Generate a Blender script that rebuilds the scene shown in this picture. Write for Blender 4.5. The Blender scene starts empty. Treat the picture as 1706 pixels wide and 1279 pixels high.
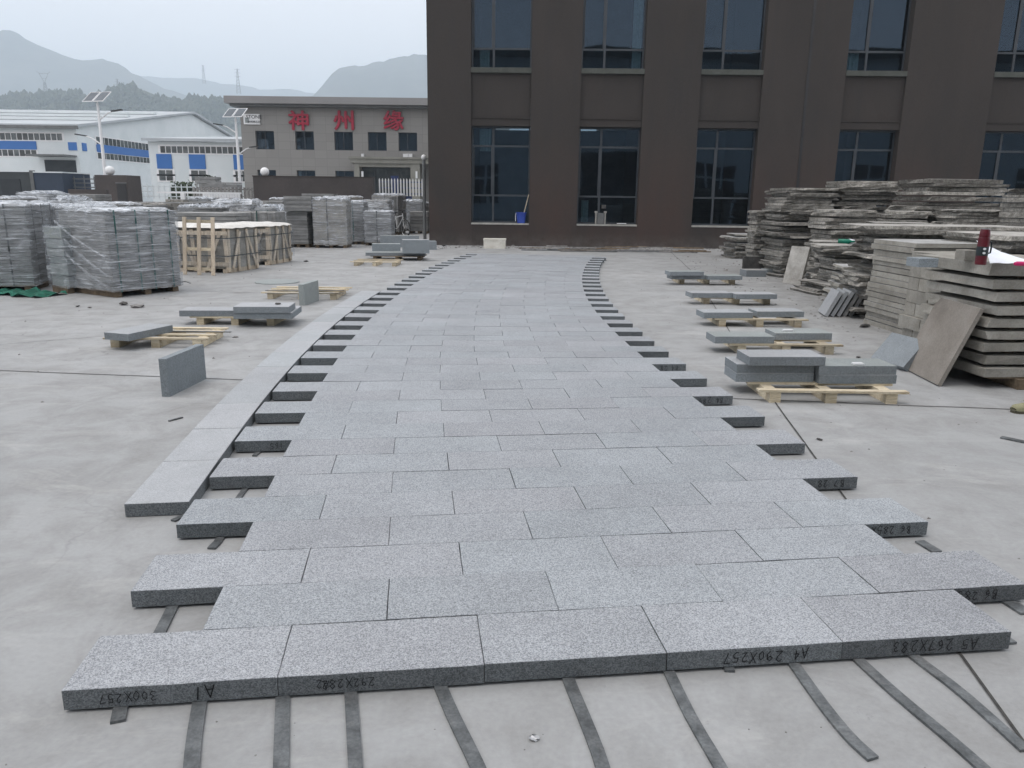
import bpy, math, random
import numpy as np
from mathutils import Vector, Matrix, noise

random.seed(7)
R = math.radians
scene = bpy.context.scene
COL = scene.collection

# ------------------------------------------------------------------ camera
CAM_Z, PITCH, ROLL, FPX = 1.59, R(13.7), R(0.7), 1281.0
cam_data = bpy.data.cameras.new('camera')
cam_data.sensor_width = 36.0
cam_data.lens = 36.0 * FPX / 1706.0
cam_data.clip_start = 0.05
cam_data.clip_end = 20000
cam = bpy.data.objects.new('camera', cam_data)
COL.objects.link(cam)
_r0, _u0 = Vector((1, 0, 0)), Vector((0, math.sin(PITCH), math.cos(PITCH)))
_f0 = Vector((0, math.cos(PITCH), -math.sin(PITCH)))
_r = _r0 * math.cos(ROLL) + _u0 * math.sin(ROLL)
_u = -_r0 * math.sin(ROLL) + _u0 * math.cos(ROLL)
cam.matrix_world = Matrix(((_r.x, _u.x, -_f0.x, 0), (_r.y, _u.y, -_f0.y, 0), (_r.z, _u.z, -_f0.z, CAM_Z), (0, 0, 0, 1)))
scene.camera = cam

# ------------------------------------------------------------------ light
SUN_EL, SUN_AZ = R(70), R(-115)         # azimuth from +Y towards +X: high soft light from the left
world = bpy.data.worlds.new('World')
scene.world = world
world.use_nodes = True
wn = world.node_tree
wn.nodes.clear()
sky = wn.nodes.new('ShaderNodeTexSky')
sky.sky_type = 'NISHITA'
sky.sun_disc = False
sky.sun_elevation = SUN_EL
sky.sun_rotation = SUN_AZ
sky.air_density = 1.0
sky.dust_density = 4.0
bg1 = wn.nodes.new('ShaderNodeBackground'); bg1.inputs['Strength'].default_value = 0.05
wn.links.new(sky.outputs[0], bg1.inputs['Color'])
tc = wn.nodes.new('ShaderNodeTexCoord')
sx = wn.nodes.new('ShaderNodeSeparateXYZ')
wn.links.new(tc.outputs['Generated'], sx.inputs[0])
rmp = wn.nodes.new('ShaderNodeValToRGB')
e = rmp.color_ramp.elements
e[0].position = 0.0; e[0].color = (1.14, 1.045, 1.03, 1)
e[1].position = 1.0; e[1].color = (1.02, 1.0, 0.98, 1)
k = e.new(0.25); k.color = (1.06, 1.0, 0.975, 1)
wn.links.new(sx.outputs['Z'], rmp.inputs[0])
cn = wn.nodes.new('ShaderNodeTexNoise'); cn.inputs['Scale'].default_value = 1.6; cn.inputs['Detail'].default_value = 4
wn.links.new(tc.outputs['Generated'], cn.inputs['Vector'])
cm = wn.nodes.new('ShaderNodeMapRange'); cm.inputs['To Min'].default_value = 0.93; cm.inputs['To Max'].default_value = 1.07
wn.links.new(cn.outputs['Fac'], cm.inputs['Value'])
cmul = wn.nodes.new('ShaderNodeVectorMath'); cmul.operation = 'SCALE'
wn.links.new(rmp.outputs['Color'], cmul.inputs[0]); wn.links.new(cm.outputs[0], cmul.inputs['Scale'])
bg2 = wn.nodes.new('ShaderNodeBackground'); bg2.inputs['Strength'].default_value = 1.0
wn.links.new(cmul.outputs[0], bg2.inputs['Color'])
add = wn.nodes.new('ShaderNodeAddShader')
out = wn.nodes.new('ShaderNodeOutputWorld')
wn.links.new(bg1.outputs[0], add.inputs[0]); wn.links.new(bg2.outputs[0], add.inputs[1])
wn.links.new(add.outputs[0], out.inputs['Surface'])

sun_d = bpy.data.lights.new('sun', 'SUN')
sun_d.energy = 0.8
sun_d.angle = R(22)
sun_d.color = (1.0, 0.965, 0.92)
sun = bpy.data.objects.new('sun', sun_d)
COL.objects.link(sun)
sdir = Vector((math.sin(SUN_AZ) * math.cos(SUN_EL), math.cos(SUN_AZ) * math.cos(SUN_EL), math.sin(SUN_EL)))
sun.rotation_euler = (-sdir).to_track_quat('-Z', 'Y').to_euler()

scene.view_settings.view_transform = 'Standard'
scene.view_settings.look = 'None'
scene.view_settings.gamma = 1.0
scene.view_settings.exposure = 0.18
scene.view_settings.use_curve_mapping = False
scene.cycles.use_denoising = True
scene.cycles.max_bounces = 8
scene.cycles.diffuse_bounces = 3
scene.cycles.transparent_max_bounces = 16
scene.cycles.volume_bounces = 2

# ------------------------------------------------------------------ picture measurements -> metres
def ray(px, py):
    x, y = (px - 853) / FPX, (py - 639.5) / FPX
    c, s = math.cos(ROLL), math.sin(ROLL)
    x, y = c * x + s * y, -s * x + c * y
    cp, sp = math.cos(PITCH), math.sin(PITCH)
    return Vector((x, cp - y * sp, -sp - y * cp))
def gp(px, py, z=0.0):
    d = ray(px, py); t = (z - CAM_Z) / d.z
    return Vector((d.x * t, d.y * t, z))
def dp(px, py, Y):
    d = ray(px, py); t = Y / d.y
    return Vector((d.x * t, Y, CAM_Z + d.z * t))

# ------------------------------------------------------------------ materials
def srgb(r, g, b):
    f = lambda v: (v / 255 / 12.92) if v / 255 <= 0.04045 else ((v / 255 + 0.055) / 1.055) ** 2.4
    return (f(r), f(g), f(b), 1)
class NT:
    def __init__(s, name):
        s.m = bpy.data.materials.new(name); s.m.use_nodes = True
        s.t = s.m.node_tree; s.t.nodes.clear()
        s.out = s.t.nodes.new('ShaderNodeOutputMaterial')
        s.p = s.t.nodes.new('ShaderNodeBsdfPrincipled')
        s.t.links.new(s.p.outputs[0], s.out.inputs[0])
    def n(s, kind, **kw):
        x = s.t.nodes.new('ShaderNode' + kind)
        for a, b in kw.items(): setattr(x, a, b)
        return x
    def l(s, a, b): s.t.links.new(a, b)
    def pos(s, stretch=None, local=False):
        if local: src = s.n('TexCoord').outputs['Object']
        else: src = s.n('NewGeometry').outputs['Position']
        if stretch:
            mp = s.n('Mapping'); mp.inputs['Scale'].default_value = stretch
            s.l(src, mp.inputs['Vector']); src = mp.outputs[0]
        return src
    def noise(s, vec, scale, detail=3, rough=0.55, dist=0.0):
        x = s.n('TexNoise'); x.inputs['Scale'].default_value = scale; x.inputs['Detail'].default_value = detail
        x.inputs['Roughness'].default_value = rough; x.inputs['Distortion'].default_value = dist
        s.l(vec, x.inputs['Vector']); return x.outputs['Fac']
    def rng(s, v, a, b, c, d):
        x = s.n('MapRange'); x.inputs['From Min'].default_value = a; x.inputs['From Max'].default_value = b
        x.inputs['To Min'].default_value = c; x.inputs['To Max'].default_value = d
        s.l(v, x.inputs['Value']); return x.outputs[0]
    def math(s, op, a, b):
        x = s.n('Math', operation=op)
        for i, v in enumerate((a, b)):
            if isinstance(v, (int, float)): x.inputs[i].default_value = v
            else: s.l(v, x.inputs[i])
        return x.outputs[0]
    def mix(s, fac, a, b):
        x = s.n('Mix', data_type='RGBA')
        for i, v in ((0, fac), (6, a), (7, b)):
            if isinstance(v, (int, float)): x.inputs[i].default_value = v
            elif isinstance(v, tuple): x.inputs[i].default_value = v if len(v) == 4 else (*v, 1)
            else: s.l(v, x.inputs[i])
        return x.outputs[2]
    def scale(s, col, fac):
        x = s.n('VectorMath', operation='SCALE'); s.l(col, x.inputs[0]); s.l(fac, x.inputs['Scale']); return x.outputs[0]
    def bump(s, h, strength, dist):
        x = s.n('Bump'); x.inputs['Strength'].default_value = strength; x.inputs['Distance'].default_value = dist
        s.l(h, x.inputs['Height']); s.l(x.outputs[0], s.p.inputs['Normal'])
    def rand(s): return s.n('ObjectInfo').outputs['Random']

def gen(name, c1, c2, scale=3.0, rough=0.8, var=0.12, fine=0.12, fscale=60, bump=0.2, bdist=0.003, metal=0.0, stretch=None, spec=0.4, local=False, dirt=0.0, dirtcol=(0.05, 0.045, 0.04)):
    t = NT(name); v = t.pos(stretch, local)
    a = t.noise(v, scale, 5, 0.6)
    f = t.noise(v, fscale, 3, 0.6)
    c = t.mix(t.rng(a, 0.35, 0.65, 0, 1), c1, c2)
    if dirt > 0:
        d = t.noise(v, scale * 0.37, 6, 0.7)
        c = t.mix(t.rng(d, 0.52, 0.68, 0, dirt), c, dirtcol)
    c = t.scale(c, t.math('MULTIPLY', t.rng(f, 0.3, 0.7, 1 - fine, 1 + fine), t.rng(t.rand(), 0, 1, 1 - var, 1 + var)))
    t.l(c, t.p.inputs['Base Color'])
    t.p.inputs['Roughness'].default_value = rough
    t.p.inputs['Metallic'].default_value = metal
    t.p.inputs['Specular IOR Level'].default_value = spec
    if bump: t.bump(f, bump, bdist)
    return t.m

def granite(name, dark, mid, light, grain=150, var=0.06, rough=0.6, bump=0.35, stains=True, contrast=1.0, spec=0.4):
    t = NT(name); v = t.pos()
    vo = t.n('TexVoronoi'); vo.inputs['Scale'].default_value = grain; t.l(v, vo.inputs['Vector'])
    sp = t.n('SeparateColor'); t.l(vo.outputs['Color'], sp.inputs[0])
    n1 = t.noise(v, grain * 0.9, 2, 0.7)
    n2 = t.noise(v, grain * 0.3, 3, 0.6)
    g = t.math('ADD', t.math('MULTIPLY', sp.outputs[0], 0.55), t.math('MULTIPLY', n1, 0.45))
    g = t.math('ADD', g, t.math('MULTIPLY', t.math('SUBTRACT', n2, 0.5), 0.25))
    r = t.n('ValToRGB'); el = r.color_ramp.elements
    el[0].position = 0.5 - 0.25 * contrast; el[0].color = (*dark, 1)
    el[1].position = 0.5 + 0.27 * contrast; el[1].color = (*light, 1)
    m_ = el.new(0.5); m_.color = (*mid, 1)
    t.l(g, r.inputs[0])
    c = r.outputs[0]
    big = t.noise(v, 1.3, 5, 0.6)
    med = t.noise(v, 7.0, 5, 0.65)
    f = t.math('MULTIPLY', t.rng(big, 0.3, 0.7, 0.92, 1.08), t.rng(med, 0.3, 0.7, 0.95, 1.05))
    f = t.math('MULTIPLY', f, t.rng(t.rand(), 0, 1, 1 - var, 1 + var))
    c = t.scale(c, f)
    tint = t.mix(t.math('FRACT', t.math('MULTIPLY', t.rand(), 7.31), 0), (1.0, 0.995, 1.005), (0.975, 1.0, 1.01))
    mm = t.n('Mix', data_type='RGBA', blend_type='MULTIPLY'); mm.inputs[0].default_value = 1
    t.l(c, mm.inputs[6]); t.l(tint, mm.inputs[7]); c = mm.outputs[2]
    if stains:
        st = t.noise(v, 3.1, 7, 0.72, 0.6)
        c = t.mix(t.rng(st, 0.62, 0.78, 0, 0.35), c, (0.52, 0.52, 0.52))
        sd = t.noise(t.pos((1.0, 1.6, 1.0)), 1.9, 6, 0.7, 0.4)
        c = t.mix(t.rng(sd, 0.60, 0.75, 0, 0.25), c, (0.16, 0.17, 0.19))
    t.l(c, t.p.inputs['Base Color'])
    t.p.inputs['Roughness'].default_value = rough
    t.p.inputs['Specular IOR Level'].default_value = spec
    t.bump(g, bump, 0.0015)
    return t.m

M = {}
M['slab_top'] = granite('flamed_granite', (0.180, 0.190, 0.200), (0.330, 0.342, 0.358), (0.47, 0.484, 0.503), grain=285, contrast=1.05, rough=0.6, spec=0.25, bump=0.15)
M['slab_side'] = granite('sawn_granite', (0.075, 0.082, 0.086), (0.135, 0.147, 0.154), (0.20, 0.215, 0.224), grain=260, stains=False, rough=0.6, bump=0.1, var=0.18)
M['kerb_top'] = granite('smooth_granite', (0.28, 0.29, 0.30), (0.375, 0.385, 0.395), (0.46, 0.47, 0.48), grain=320, stains=True, rough=0.55, bump=0.1)
M['green_top'] = granite('green_grey_granite', (0.20, 0.225, 0.22), (0.30, 0.325, 0.32), (0.38, 0.40, 0.39), grain=300, stains=False, rough=0.6, bump=0.1)
M['blue_side'] = granite('blue_grey_sawn_granite', (0.145, 0.163, 0.175), (0.22, 0.243, 0.258), (0.30, 0.325, 0.34), grain=300, stains=False, rough=0.6, bump=0.1, var=0.15)
M['rough_top'] = gen('weathered_stone_top', (0.27, 0.258, 0.235), (0.43, 0.416, 0.39), 4, 0.95, 0.15, 0.15, 50, 0.4, 0.004, dirt=0.5)
M['rough_side'] = gen('split_stone_edge', (0.155, 0.146, 0.130), (0.32, 0.306, 0.278), 16, 0.95, 0.38, 0.35, 55, 0.8, 0.008, dirt=0.45)
M['tan_side'] = gen('pale_sawn_stone', (0.25, 0.235, 0.205), (0.35, 0.335, 0.30), 5, 0.9, 0.14, 0.12, 60, 0.3, 0.003, dirt=0.25)
M['brown_slab'] = gen('brown_grey_slab_face', (0.20, 0.178, 0.155), (0.27, 0.247, 0.22), 2.5, 0.9, 0.05, 0.12, 60, 0.3, 0.003, dirt=0.3)
M['grey_side'] = gen('stacked_tile_edge', (0.20, 0.203, 0.20), (0.31, 0.31, 0.305), 3, 0.85, 0.3, 0.15, 50, 0.3, 0.003, stretch=(1, 1, 3), dirt=0.3)
M['grey_top'] = gen('dusty_tile_face', (0.28, 0.28, 0.275), (0.38, 0.38, 0.37), 3, 0.9, 0.1, 0.1, 50, 0.2, 0.002)
M['wood'] = gen('raw_pine', (0.50, 0.42, 0.29), (0.64, 0.57, 0.44), 6, 0.8, 0.28, 0.22, 30, 0.3, 0.002, stretch=(1, 7, 7), local=True, dirt=0.6, dirtcol=(0.25, 0.17, 0.09))
M['wood_old'] = gen('weathered_pine', (0.46, 0.38, 0.29), (0.62, 0.54, 0.43), 6, 0.85, 0.25, 0.2, 30, 0.3, 0.002, stretch=(7, 7, 1), local=True, dirt=0.4, dirtcol=(0.2, 0.15, 0.1))
M['wood_dark'] = gen('dark_pallet_wood', (0.10, 0.075, 0.05), (0.20, 0.15, 0.10), 6, 0.9, 0.2, 0.2, 30, 0.3, 0.002, dirt=0.4)
M['rubber'] = gen('scuffed_black_strip', (0.065, 0.07, 0.073), (0.15, 0.16, 0.165), 14, 0.38, 0.2, 0.25, 90, 0.3, 0.001, dirt=0.6, dirtcol=(0.20, 0.20, 0.20))
M['ink'] = gen('black_marker', (0.008, 0.008, 0.01), (0.015, 0.015, 0.018), 5, 0.6, 0, 0, 50, 0)
M['strap'] = gen('green_strapping', (0.01, 0.06, 0.055), (0.015, 0.10, 0.085), 5, 0.4, 0.1, 0.05, 50, 0)
M['strap_dark'] = gen('dark_strapping', (0.03, 0.035, 0.035), (0.05, 0.06, 0.06), 5, 0.5, 0.1, 0.05, 50, 0)
M['foam'] = gen('white_foam', (0.62, 0.60, 0.56), (0.74, 0.73, 0.70), 5, 0.8, 0.05, 0.08, 30, 0.4, 0.01)
M['poly'] = gen('dirty_polystyrene', (0.60, 0.57, 0.50), (0.76, 0.74, 0.68), 5, 0.9, 0.05, 0.06, 60, 0.3, 0.004)
M['net'] = gen('green_netting', (0.01, 0.09, 0.06), (0.02, 0.16, 0.11), 12, 0.7, 0.1, 0.3, 60, 0.6, 0.01)
M['wall_dark'] = gen('dark_brown_render', (0.050, 0.044, 0.040), (0.070, 0.057, 0.051), 0.45, 0.85, 0.03, 0.10, 14, 0.25, 0.004, stretch=(1, 1, 0.5), dirt=0.25, dirtcol=(0.088, 0.058, 0.050))
M['sill'] = gen('stone_sill', (0.30, 0.29, 0.27), (0.42, 0.41, 0.38), 4, 0.9, 0.05, 0.1, 40, 0.2)
M['sill_dark'] = gen('dark_sill', (0.065, 0.07, 0.062), (0.085, 0.09, 0.08), 4, 0.9, 0.05, 0.1, 40, 0.2)
M['frame'] = gen('window_frame_metal', (0.035, 0.042, 0.05), (0.05, 0.058, 0.068), 3, 0.45, 0.05, 0.05, 30, 0)
M['curtain'] = gen('pale_curtain', (0.35, 0.42, 0.40), (0.45, 0.52, 0.50), 8, 0.9, 0.05, 0.1, 20, 0.3)
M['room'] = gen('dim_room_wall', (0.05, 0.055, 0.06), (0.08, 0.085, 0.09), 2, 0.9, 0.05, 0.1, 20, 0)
def wall_mat():
    t = NT('dark_brown_render'); v = t.pos()
    n1 = t.noise(t.pos((1, 1, 0.35)), 0.55, 6, 0.65, 0.4); n2 = t.noise(t.pos((3.0, 3.0, 0.25)), 1.1, 5, 0.6, 0.2); f = t.noise(v, 26, 3, 0.6)
    c = t.mix(t.rng(n1, 0.35, 0.65, 0, 1), (0.043, 0.038, 0.035), (0.053, 0.045, 0.041))
    c = t.mix(t.rng(n2, 0.52, 0.75, 0, 0.4), c, (0.036, 0.036, 0.037))
    g = t.n('SeparateXYZ'); t.l(v, g.inputs[0])
    lo = t.math('MULTIPLY', t.rng(g.outputs['Z'], 1.2, 3.6, 1, 0), t.rng(n1, 0.38, 0.62, 0.1, 0.8))
    c = t.mix(lo, c, (0.066, 0.043, 0.036))
    du = t.math('MULTIPLY', t.rng(g.outputs['Z'], 0.0, 0.45, 1, 0), t.rng(t.noise(v, 3.0, 5, 0.7), 0.35, 0.65, 0.05, 0.7))
    c = t.mix(du, c, (0.13, 0.12, 0.11))
    c = t.scale(c, t.math('MULTIPLY', t.rng(f, 0.3, 0.7, 0.93, 1.07), t.rng(t.rand(), 0, 1, .97, 1.03)))
    t.l(c, t.p.inputs['Base Color']); t.p.inputs['Roughness'].default_value = 0.85; t.p.inputs['Specular IOR Level'].default_value = 0.3
    t.bump(f, 0.3, 0.003)
    return t.m
M['wall_dark'] = wall_mat()
M['office_wall'] = None
M['white_metal'] = gen('white_cladding', (0.60, 0.65, 0.66), (0.68, 0.72, 0.73), 0.4, 0.55, 0.03, 0.02, 10, 0)
M['roof_metal'] = gen('pale_roof_sheet', (0.36, 0.39, 0.41), (0.44, 0.47, 0.49), 0.3, 0.5, 0.03, 0.03, 4, 0)
M['blue'] = gen('blue_cladding', (0.03, 0.135, 0.40), (0.04, 0.16, 0.45), 0.5, 0.5, 0.03, 0.03, 10, 0)
M['dark_glass'] = gen('far_window_glass', (0.03, 0.04, 0.045), (0.09, 0.10, 0.10), 1.5, 0.15, 0.5, 0.05, 10, 0)
M['opening'] = gen('dark_doorway', (0.03, 0.035, 0.04), (0.045, 0.05, 0.055), 1, 0.9, 0, 0.05, 10, 0)
M['fascia'] = gen('grey_metal_fascia', (0.22, 0.215, 0.215), (0.25, 0.245, 0.245), 0.5, 0.5, 0.05, 0.04, 10, 0)
M['red'] = gen('red_letter', (0.30, 0.010, 0.035), (0.38, 0.02, 0.05), 2, 0.5, 0, 0.05, 10, 0)
M['white_paint'] = gen('white_paint', (0.72, 0.73, 0.74), (0.8, 0.8, 0.8), 2, 0.45, 0.03, 0.03, 10, 0)
M['black_paint'] = gen('black_paint', (0.02, 0.02, 0.022), (0.03, 0.03, 0.032), 2, 0.4, 0, 0.05, 20, 0)
M['grey_paint'] = gen('grey_paint', (0.10, 0.105, 0.105), (0.14, 0.145, 0.145), 2, 0.5, 0.05, 0.05, 20, 0)
M['canopy'] = gen('khaki_stone_surround', (0.21, 0.208, 0.18), (0.26, 0.255, 0.225), 1, 0.7, 0.05, 0.06, 10, 0)
M['gatewall'] = gen('brown_gate_wall', (0.060, 0.052, 0.050), (0.080, 0.068, 0.064), 0.6, 0.85, 0.05, 0.08, 8, 0.2)
M['booth'] = gen('dark_blue_sheet', (0.025, 0.04, 0.065), (0.035, 0.05, 0.085), 0.8, 0.6, 0.05, 0.05, 8, 0)
M['booth_grey'] = gen('dark_grey_sheet', (0.035, 0.042, 0.045), (0.05, 0.058, 0.062), 0.8, 0.6, 0.05, 0.05, 8, 0)
M['fence_blue'] = gen('dark_blue_fence', (0.02, 0.035, 0.11), (0.03, 0.05, 0.15), 2, 0.5, 0.05, 0.05, 10, 0)
M['solar'] = gen('solar_cell', (0.06, 0.075, 0.09), (0.09, 0.105, 0.12), 2, 0.25, 0.05, 0.05, 10, 0)
M['globe'] = gen('opal_globe', (0.72, 0.74, 0.74), (0.8, 0.8, 0.8), 2, 0.3, 0, 0.02, 10, 0)
M['bucket'] = gen('blue_plastic', (0.02, 0.05, 0.30), (0.03, 0.075, 0.38), 3, 0.4, 0, 0.05, 20, 0)
M['thermos'] = gen('maroon_enamel', (0.085, 0.006, 0.012), (0.12, 0.01, 0.018), 9, 0.28, 0, 0.1, 30, 0)
M['thermos_band'] = gen('dark_label_band', (0.012, 0.02, 0.022), (0.02, 0.032, 0.035), 9, 0.4, 0, 0.1, 30, 0)
M['steel'] = gen('steel', (0.45, 0.45, 0.45), (0.55, 0.55, 0.55), 9, 0.3, 0, 0.05, 30, 0, metal=1.0)
M['paper'] = gen('white_sheet', (0.78, 0.82, 0.88), (0.84, 0.87, 0.91), 4, 0.7, 0, 0.03, 20, 0.2)
M['magenta'] = gen('magenta_plastic', (0.50, 0.01, 0.11), (0.6, 0.02, 0.15), 4, 0.35, 0, 0.03, 20, 0)
M['tyre'] = gen('tyre_rubber', (0.015, 0.015, 0.016), (0.025, 0.025, 0.026), 4, 0.8, 0, 0.05, 30, 0)
M['canvas'] = gen('khaki_canvas', (0.23, 0.22, 0.13), (0.32, 0.31, 0.20), 20, 0.9, 0, 0.15, 120, 0.4)
M['sole'] = gen('dark_sole', (0.07, 0.065, 0.045), (0.10, 0.09, 0.06), 20, 0.9, 0, 0.15, 120, 0.2)
M['trouser'] = gen('dull_trouser_cloth', (0.10, 0.095, 0.07), (0.14, 0.13, 0.10), 15, 0.95, 0, 0.1, 100, 0.4)
M['bottle'] = gen('green_bottle', (0.0, 0.13, 0.08), (0.0, 0.18, 0.11), 3, 0.25, 0, 0.05, 20, 0)
M['rock'] = gen('grey_chip', (0.14, 0.135, 0.13), (0.28, 0.27, 0.26), 12, 0.95, 0.3, 0.2, 80, 0.5)
M['darkbit'] = gen('dark_chip', (0.04, 0.04, 0.04), (0.09, 0.085, 0.08), 12, 0.9, 0.3, 0.2, 80, 0.5)
M['hill'] = gen('wooded_hillside', (0.030, 0.042, 0.028), (0.062, 0.070, 0.045), 0.03, 1.0, 0, 0.4, 0.12, 0)
M['mountain'] = gen('bare_mountainside', (0.06, 0.068, 0.058), (0.11, 0.11, 0.095), 0.006, 1.0, 0, 0.2, 0.03, 0)
M['leaf'] = gen('tree_foliage', (0.025, 0.045, 0.022), (0.06, 0.075, 0.04), 0.5, 0.9, 0.3, 0.4, 2, 0)
M['bark'] = gen('tree_bark', (0.06, 0.05, 0.04), (0.09, 0.075, 0.06), 3, 0.9, 0.2, 0.2, 10, 0)

def office_mat():
    t = NT('grey_tile_cladding'); tc = t.n('TexCoord')
    sp = t.n('SeparateXYZ'); t.l(tc.outputs['Object'], sp.inputs[0])
    cb = t.n('CombineXYZ'); t.l(sp.outputs['X'], cb.inputs[0]); t.l(sp.outputs['Z'], cb.inputs[1])
    br = t.n('TexBrick'); br.offset = 0.0
    br.inputs['Scale'].default_value = 1.0; br.inputs['Brick Width'].default_value = 0.9; br.inputs['Row Height'].default_value = 0.6
    br.inputs['Mortar Size'].default_value = 0.012
    br.inputs['Color1'].default_value = (0.235, 0.228, 0.215, 1); br.inputs['Color2'].default_value = (0.26, 0.252, 0.238, 1)
    br.inputs['Mortar'].default_value = (0.19, 0.185, 0.178, 1)
    t.l(cb.outputs[0], br.inputs['Vector'])
    t.l(br.outputs['Color'], t.p.inputs['Base Color']); t.p.inputs['Roughness'].default_value = 0.6
    return t.m
M['office_wall'] = office_mat()

def glass_mat():
    t = NT('tinted_window_glass')
    tr = t.n('BsdfTransparent'); tr.inputs[0].default_value = (0.6, 0.70, 0.76, 1)
    gl = t.n('BsdfGlossy'); gl.inputs['Roughness'].default_value = 0.02; gl.inputs['Color'].default_value = (0.20, 0.285, 0.39, 1)
    fr = t.n('Fresnel'); fr.inputs['IOR'].default_value = 1.62
    bn = t.n('Bump'); bn.inputs['Strength'].default_value = 0.06; bn.inputs['Distance'].default_value = 0.05
    t.l(t.noise(t.pos(), 0.9, 1, 0.4), bn.inputs['Height'])
    t.l(bn.outputs[0], gl.inputs['Normal'])
    mx = t.n('MixShader')
    f = t.math('ADD', fr.outputs[0], 0.09)
    t.l(f, mx.inputs[0]); t.l(tr.outputs[0], mx.inputs[1]); t.l(gl.outputs[0], mx.inputs[2])
    t.l(mx.outputs[0], t.out.inputs[0])
    return t.m
M['glass'] = glass_mat()

def wrap_mat(name, op, rs=0.25, sc=1.0):
    t = NT(name)
    v = t.pos((1, 1, 2.2)); n1 = t.noise(v, 3 * sc, 5, 0.6, 1.0)
    mp = t.n('Mapping'); mp.inputs['Rotation'].default_value = (0.32, -0.28, 0); mp.inputs['Scale'].default_value = (0.35, 0.35, 7); t.l(t.n('NewGeometry').outputs['Position'], mp.inputs['Vector'])
    n2 = t.noise(mp.outputs[0], 6 * sc, 5, 0.65, 0.5)
    tr = t.n('BsdfTransparent'); tr.inputs[0].default_value = (0.95, 0.96, 0.97, 1)
    t.p.inputs['Base Color'].default_value = (0.70, 0.73, 0.77, 1); t.p.inputs['Roughness'].default_value = rs
    mx = t.n('MixShader')
    f = t.math('ADD', t.rng(n1, 0.45, 0.75, op * 0.30, op * 1.1), t.rng(n2, 0.53, 0.68, 0, op * 1.5))
    t.l(f, mx.inputs[0]); t.l(tr.outputs[0], mx.inputs[1]); t.l(t.p.outputs[0], mx.inputs[2])
    t.l(mx.outputs[0], t.out.inputs[0])
    t.bump(n2, 0.6, 0.02)
    return t.m
M['wrap'] = wrap_mat('stretch_film', 0.40)
M['wrap_thin'] = wrap_mat('thin_film', 0.14)
M['wrap_white'] = wrap_mat('crumpled_film', 0.75, 0.35)

def concrete_mat():
    t = NT('yard_concrete'); v = t.pos()
    n1 = t.noise(v, 0.35, 6, 0.6, 0.3); n2 = t.noise(v, 2.3, 7, 0.7, 0.5); n3 = t.noise(v, 45, 3, 0.6)
    n4 = t.noise(t.pos((1.0, 2.6, 1)), 1.1, 6, 0.7, 0.8)
    c = t.mix(t.rng(n1, 0.3, 0.7, 0, 1), (0.315, 0.319, 0.320), (0.40, 0.404, 0.405))
    c = t.mix(t.rng(n2, 0.42, 0.68, 0, 0.85), c, (0.265, 0.263, 0.258))
    c = t.mix(t.rng(n4, 0.55, 0.72, 0, 0.55), c, (0.48, 0.475, 0.465))
    sp = t.noise(v, 9.0, 4, 0.8, 0.2)
    c = t.mix(t.rng(sp, 0.64, 0.74, 0, 0.5), c, (0.22, 0.22, 0.218))
    # tyre scuffs: long faint bands, and hair cracks
    tb = t.noise(t.pos((2.2, 0.16, 1)), 1.3, 5, 0.6, 0.25)
    c = t.mix(t.rng(tb, 0.60, 0.72, 0, 0.30), c, (0.27, 0.27, 0.27))
    tb2 = t.noise(t.pos((0.12, 1.6, 1)), 1.7, 5, 0.6, 0.25)
    c = t.mix(t.rng(tb2, 0.60, 0.72, 0, 0.28), c, (0.52, 0.515, 0.505))
    wv = t.n('TexNoise'); wv.inputs['Scale'].default_value = 1.4; wv.inputs['Detail'].default_value = 5; t.l(v, wv.inputs['Vector'])
    wa = t.n('VectorMath', operation='SCALE'); wa.inputs['Scale'].default_value = 0.9; t.l(wv.outputs['Color'], wa.inputs[0])
    wb = t.n('VectorMath', operation='ADD'); t.l(v, wb.inputs[0]); t.l(wa.outputs[0], wb.inputs[1])
    vr = t.n('TexVoronoi', feature='DISTANCE_TO_EDGE'); vr.inputs['Scale'].default_value = 0.42; t.l(wb.outputs[0], vr.inputs['Vector'])
    ck = t.math('MULTIPLY', t.rng(vr.outputs['Distance'], 0.0, 0.0045, 1, 0), t.rng(t.noise(v, 0.3, 3, 0.5), 0.50, 0.60, 0, 0.55))
    c = t.mix(ck, c, (0.16, 0.16, 0.158))
    # worn, grubby ground among the stone piles on the right
    g = t.n('SeparateXYZ'); t.l(v, g.inputs[0])
    m1 = t.rng(g.outputs['X'], 3.4, 5.2, 0, 1); m2 = t.rng(g.outputs['Y'], 6.0, 8.5, 0, 1)
    d = t.noise(v, 1.7, 7, 0.75, 0.6)
    m3 = t.rng(g.outputs['Y'], 14.0, 19.0, 1, 0.25)
    c = t.mix(t.math('MULTIPLY', t.math('MULTIPLY', t.math('MULTIPLY', m1, m2), m3), t.rng(d, 0.3, 0.65, 0.15, 0.85)), c, (0.18, 0.175, 0.165))
    c = t.scale(c, t.rng(n3, 0.3, 0.7, 0.95, 1.05))
    t.l(c, t.p.inputs['Base Color'])
    t.l(t.rng(n2, 0.3, 0.7, 0.55, 0.8), t.p.inputs['Roughness'])
    t.p.inputs['Specular IOR Level'].default_value = 0.25
    t.bump(t.math('ADD', n3, t.math('MULTIPLY', n2, 2.0)), 0.15, 0.0015)
    return t.m
M['concrete'] = concrete_mat()

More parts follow.
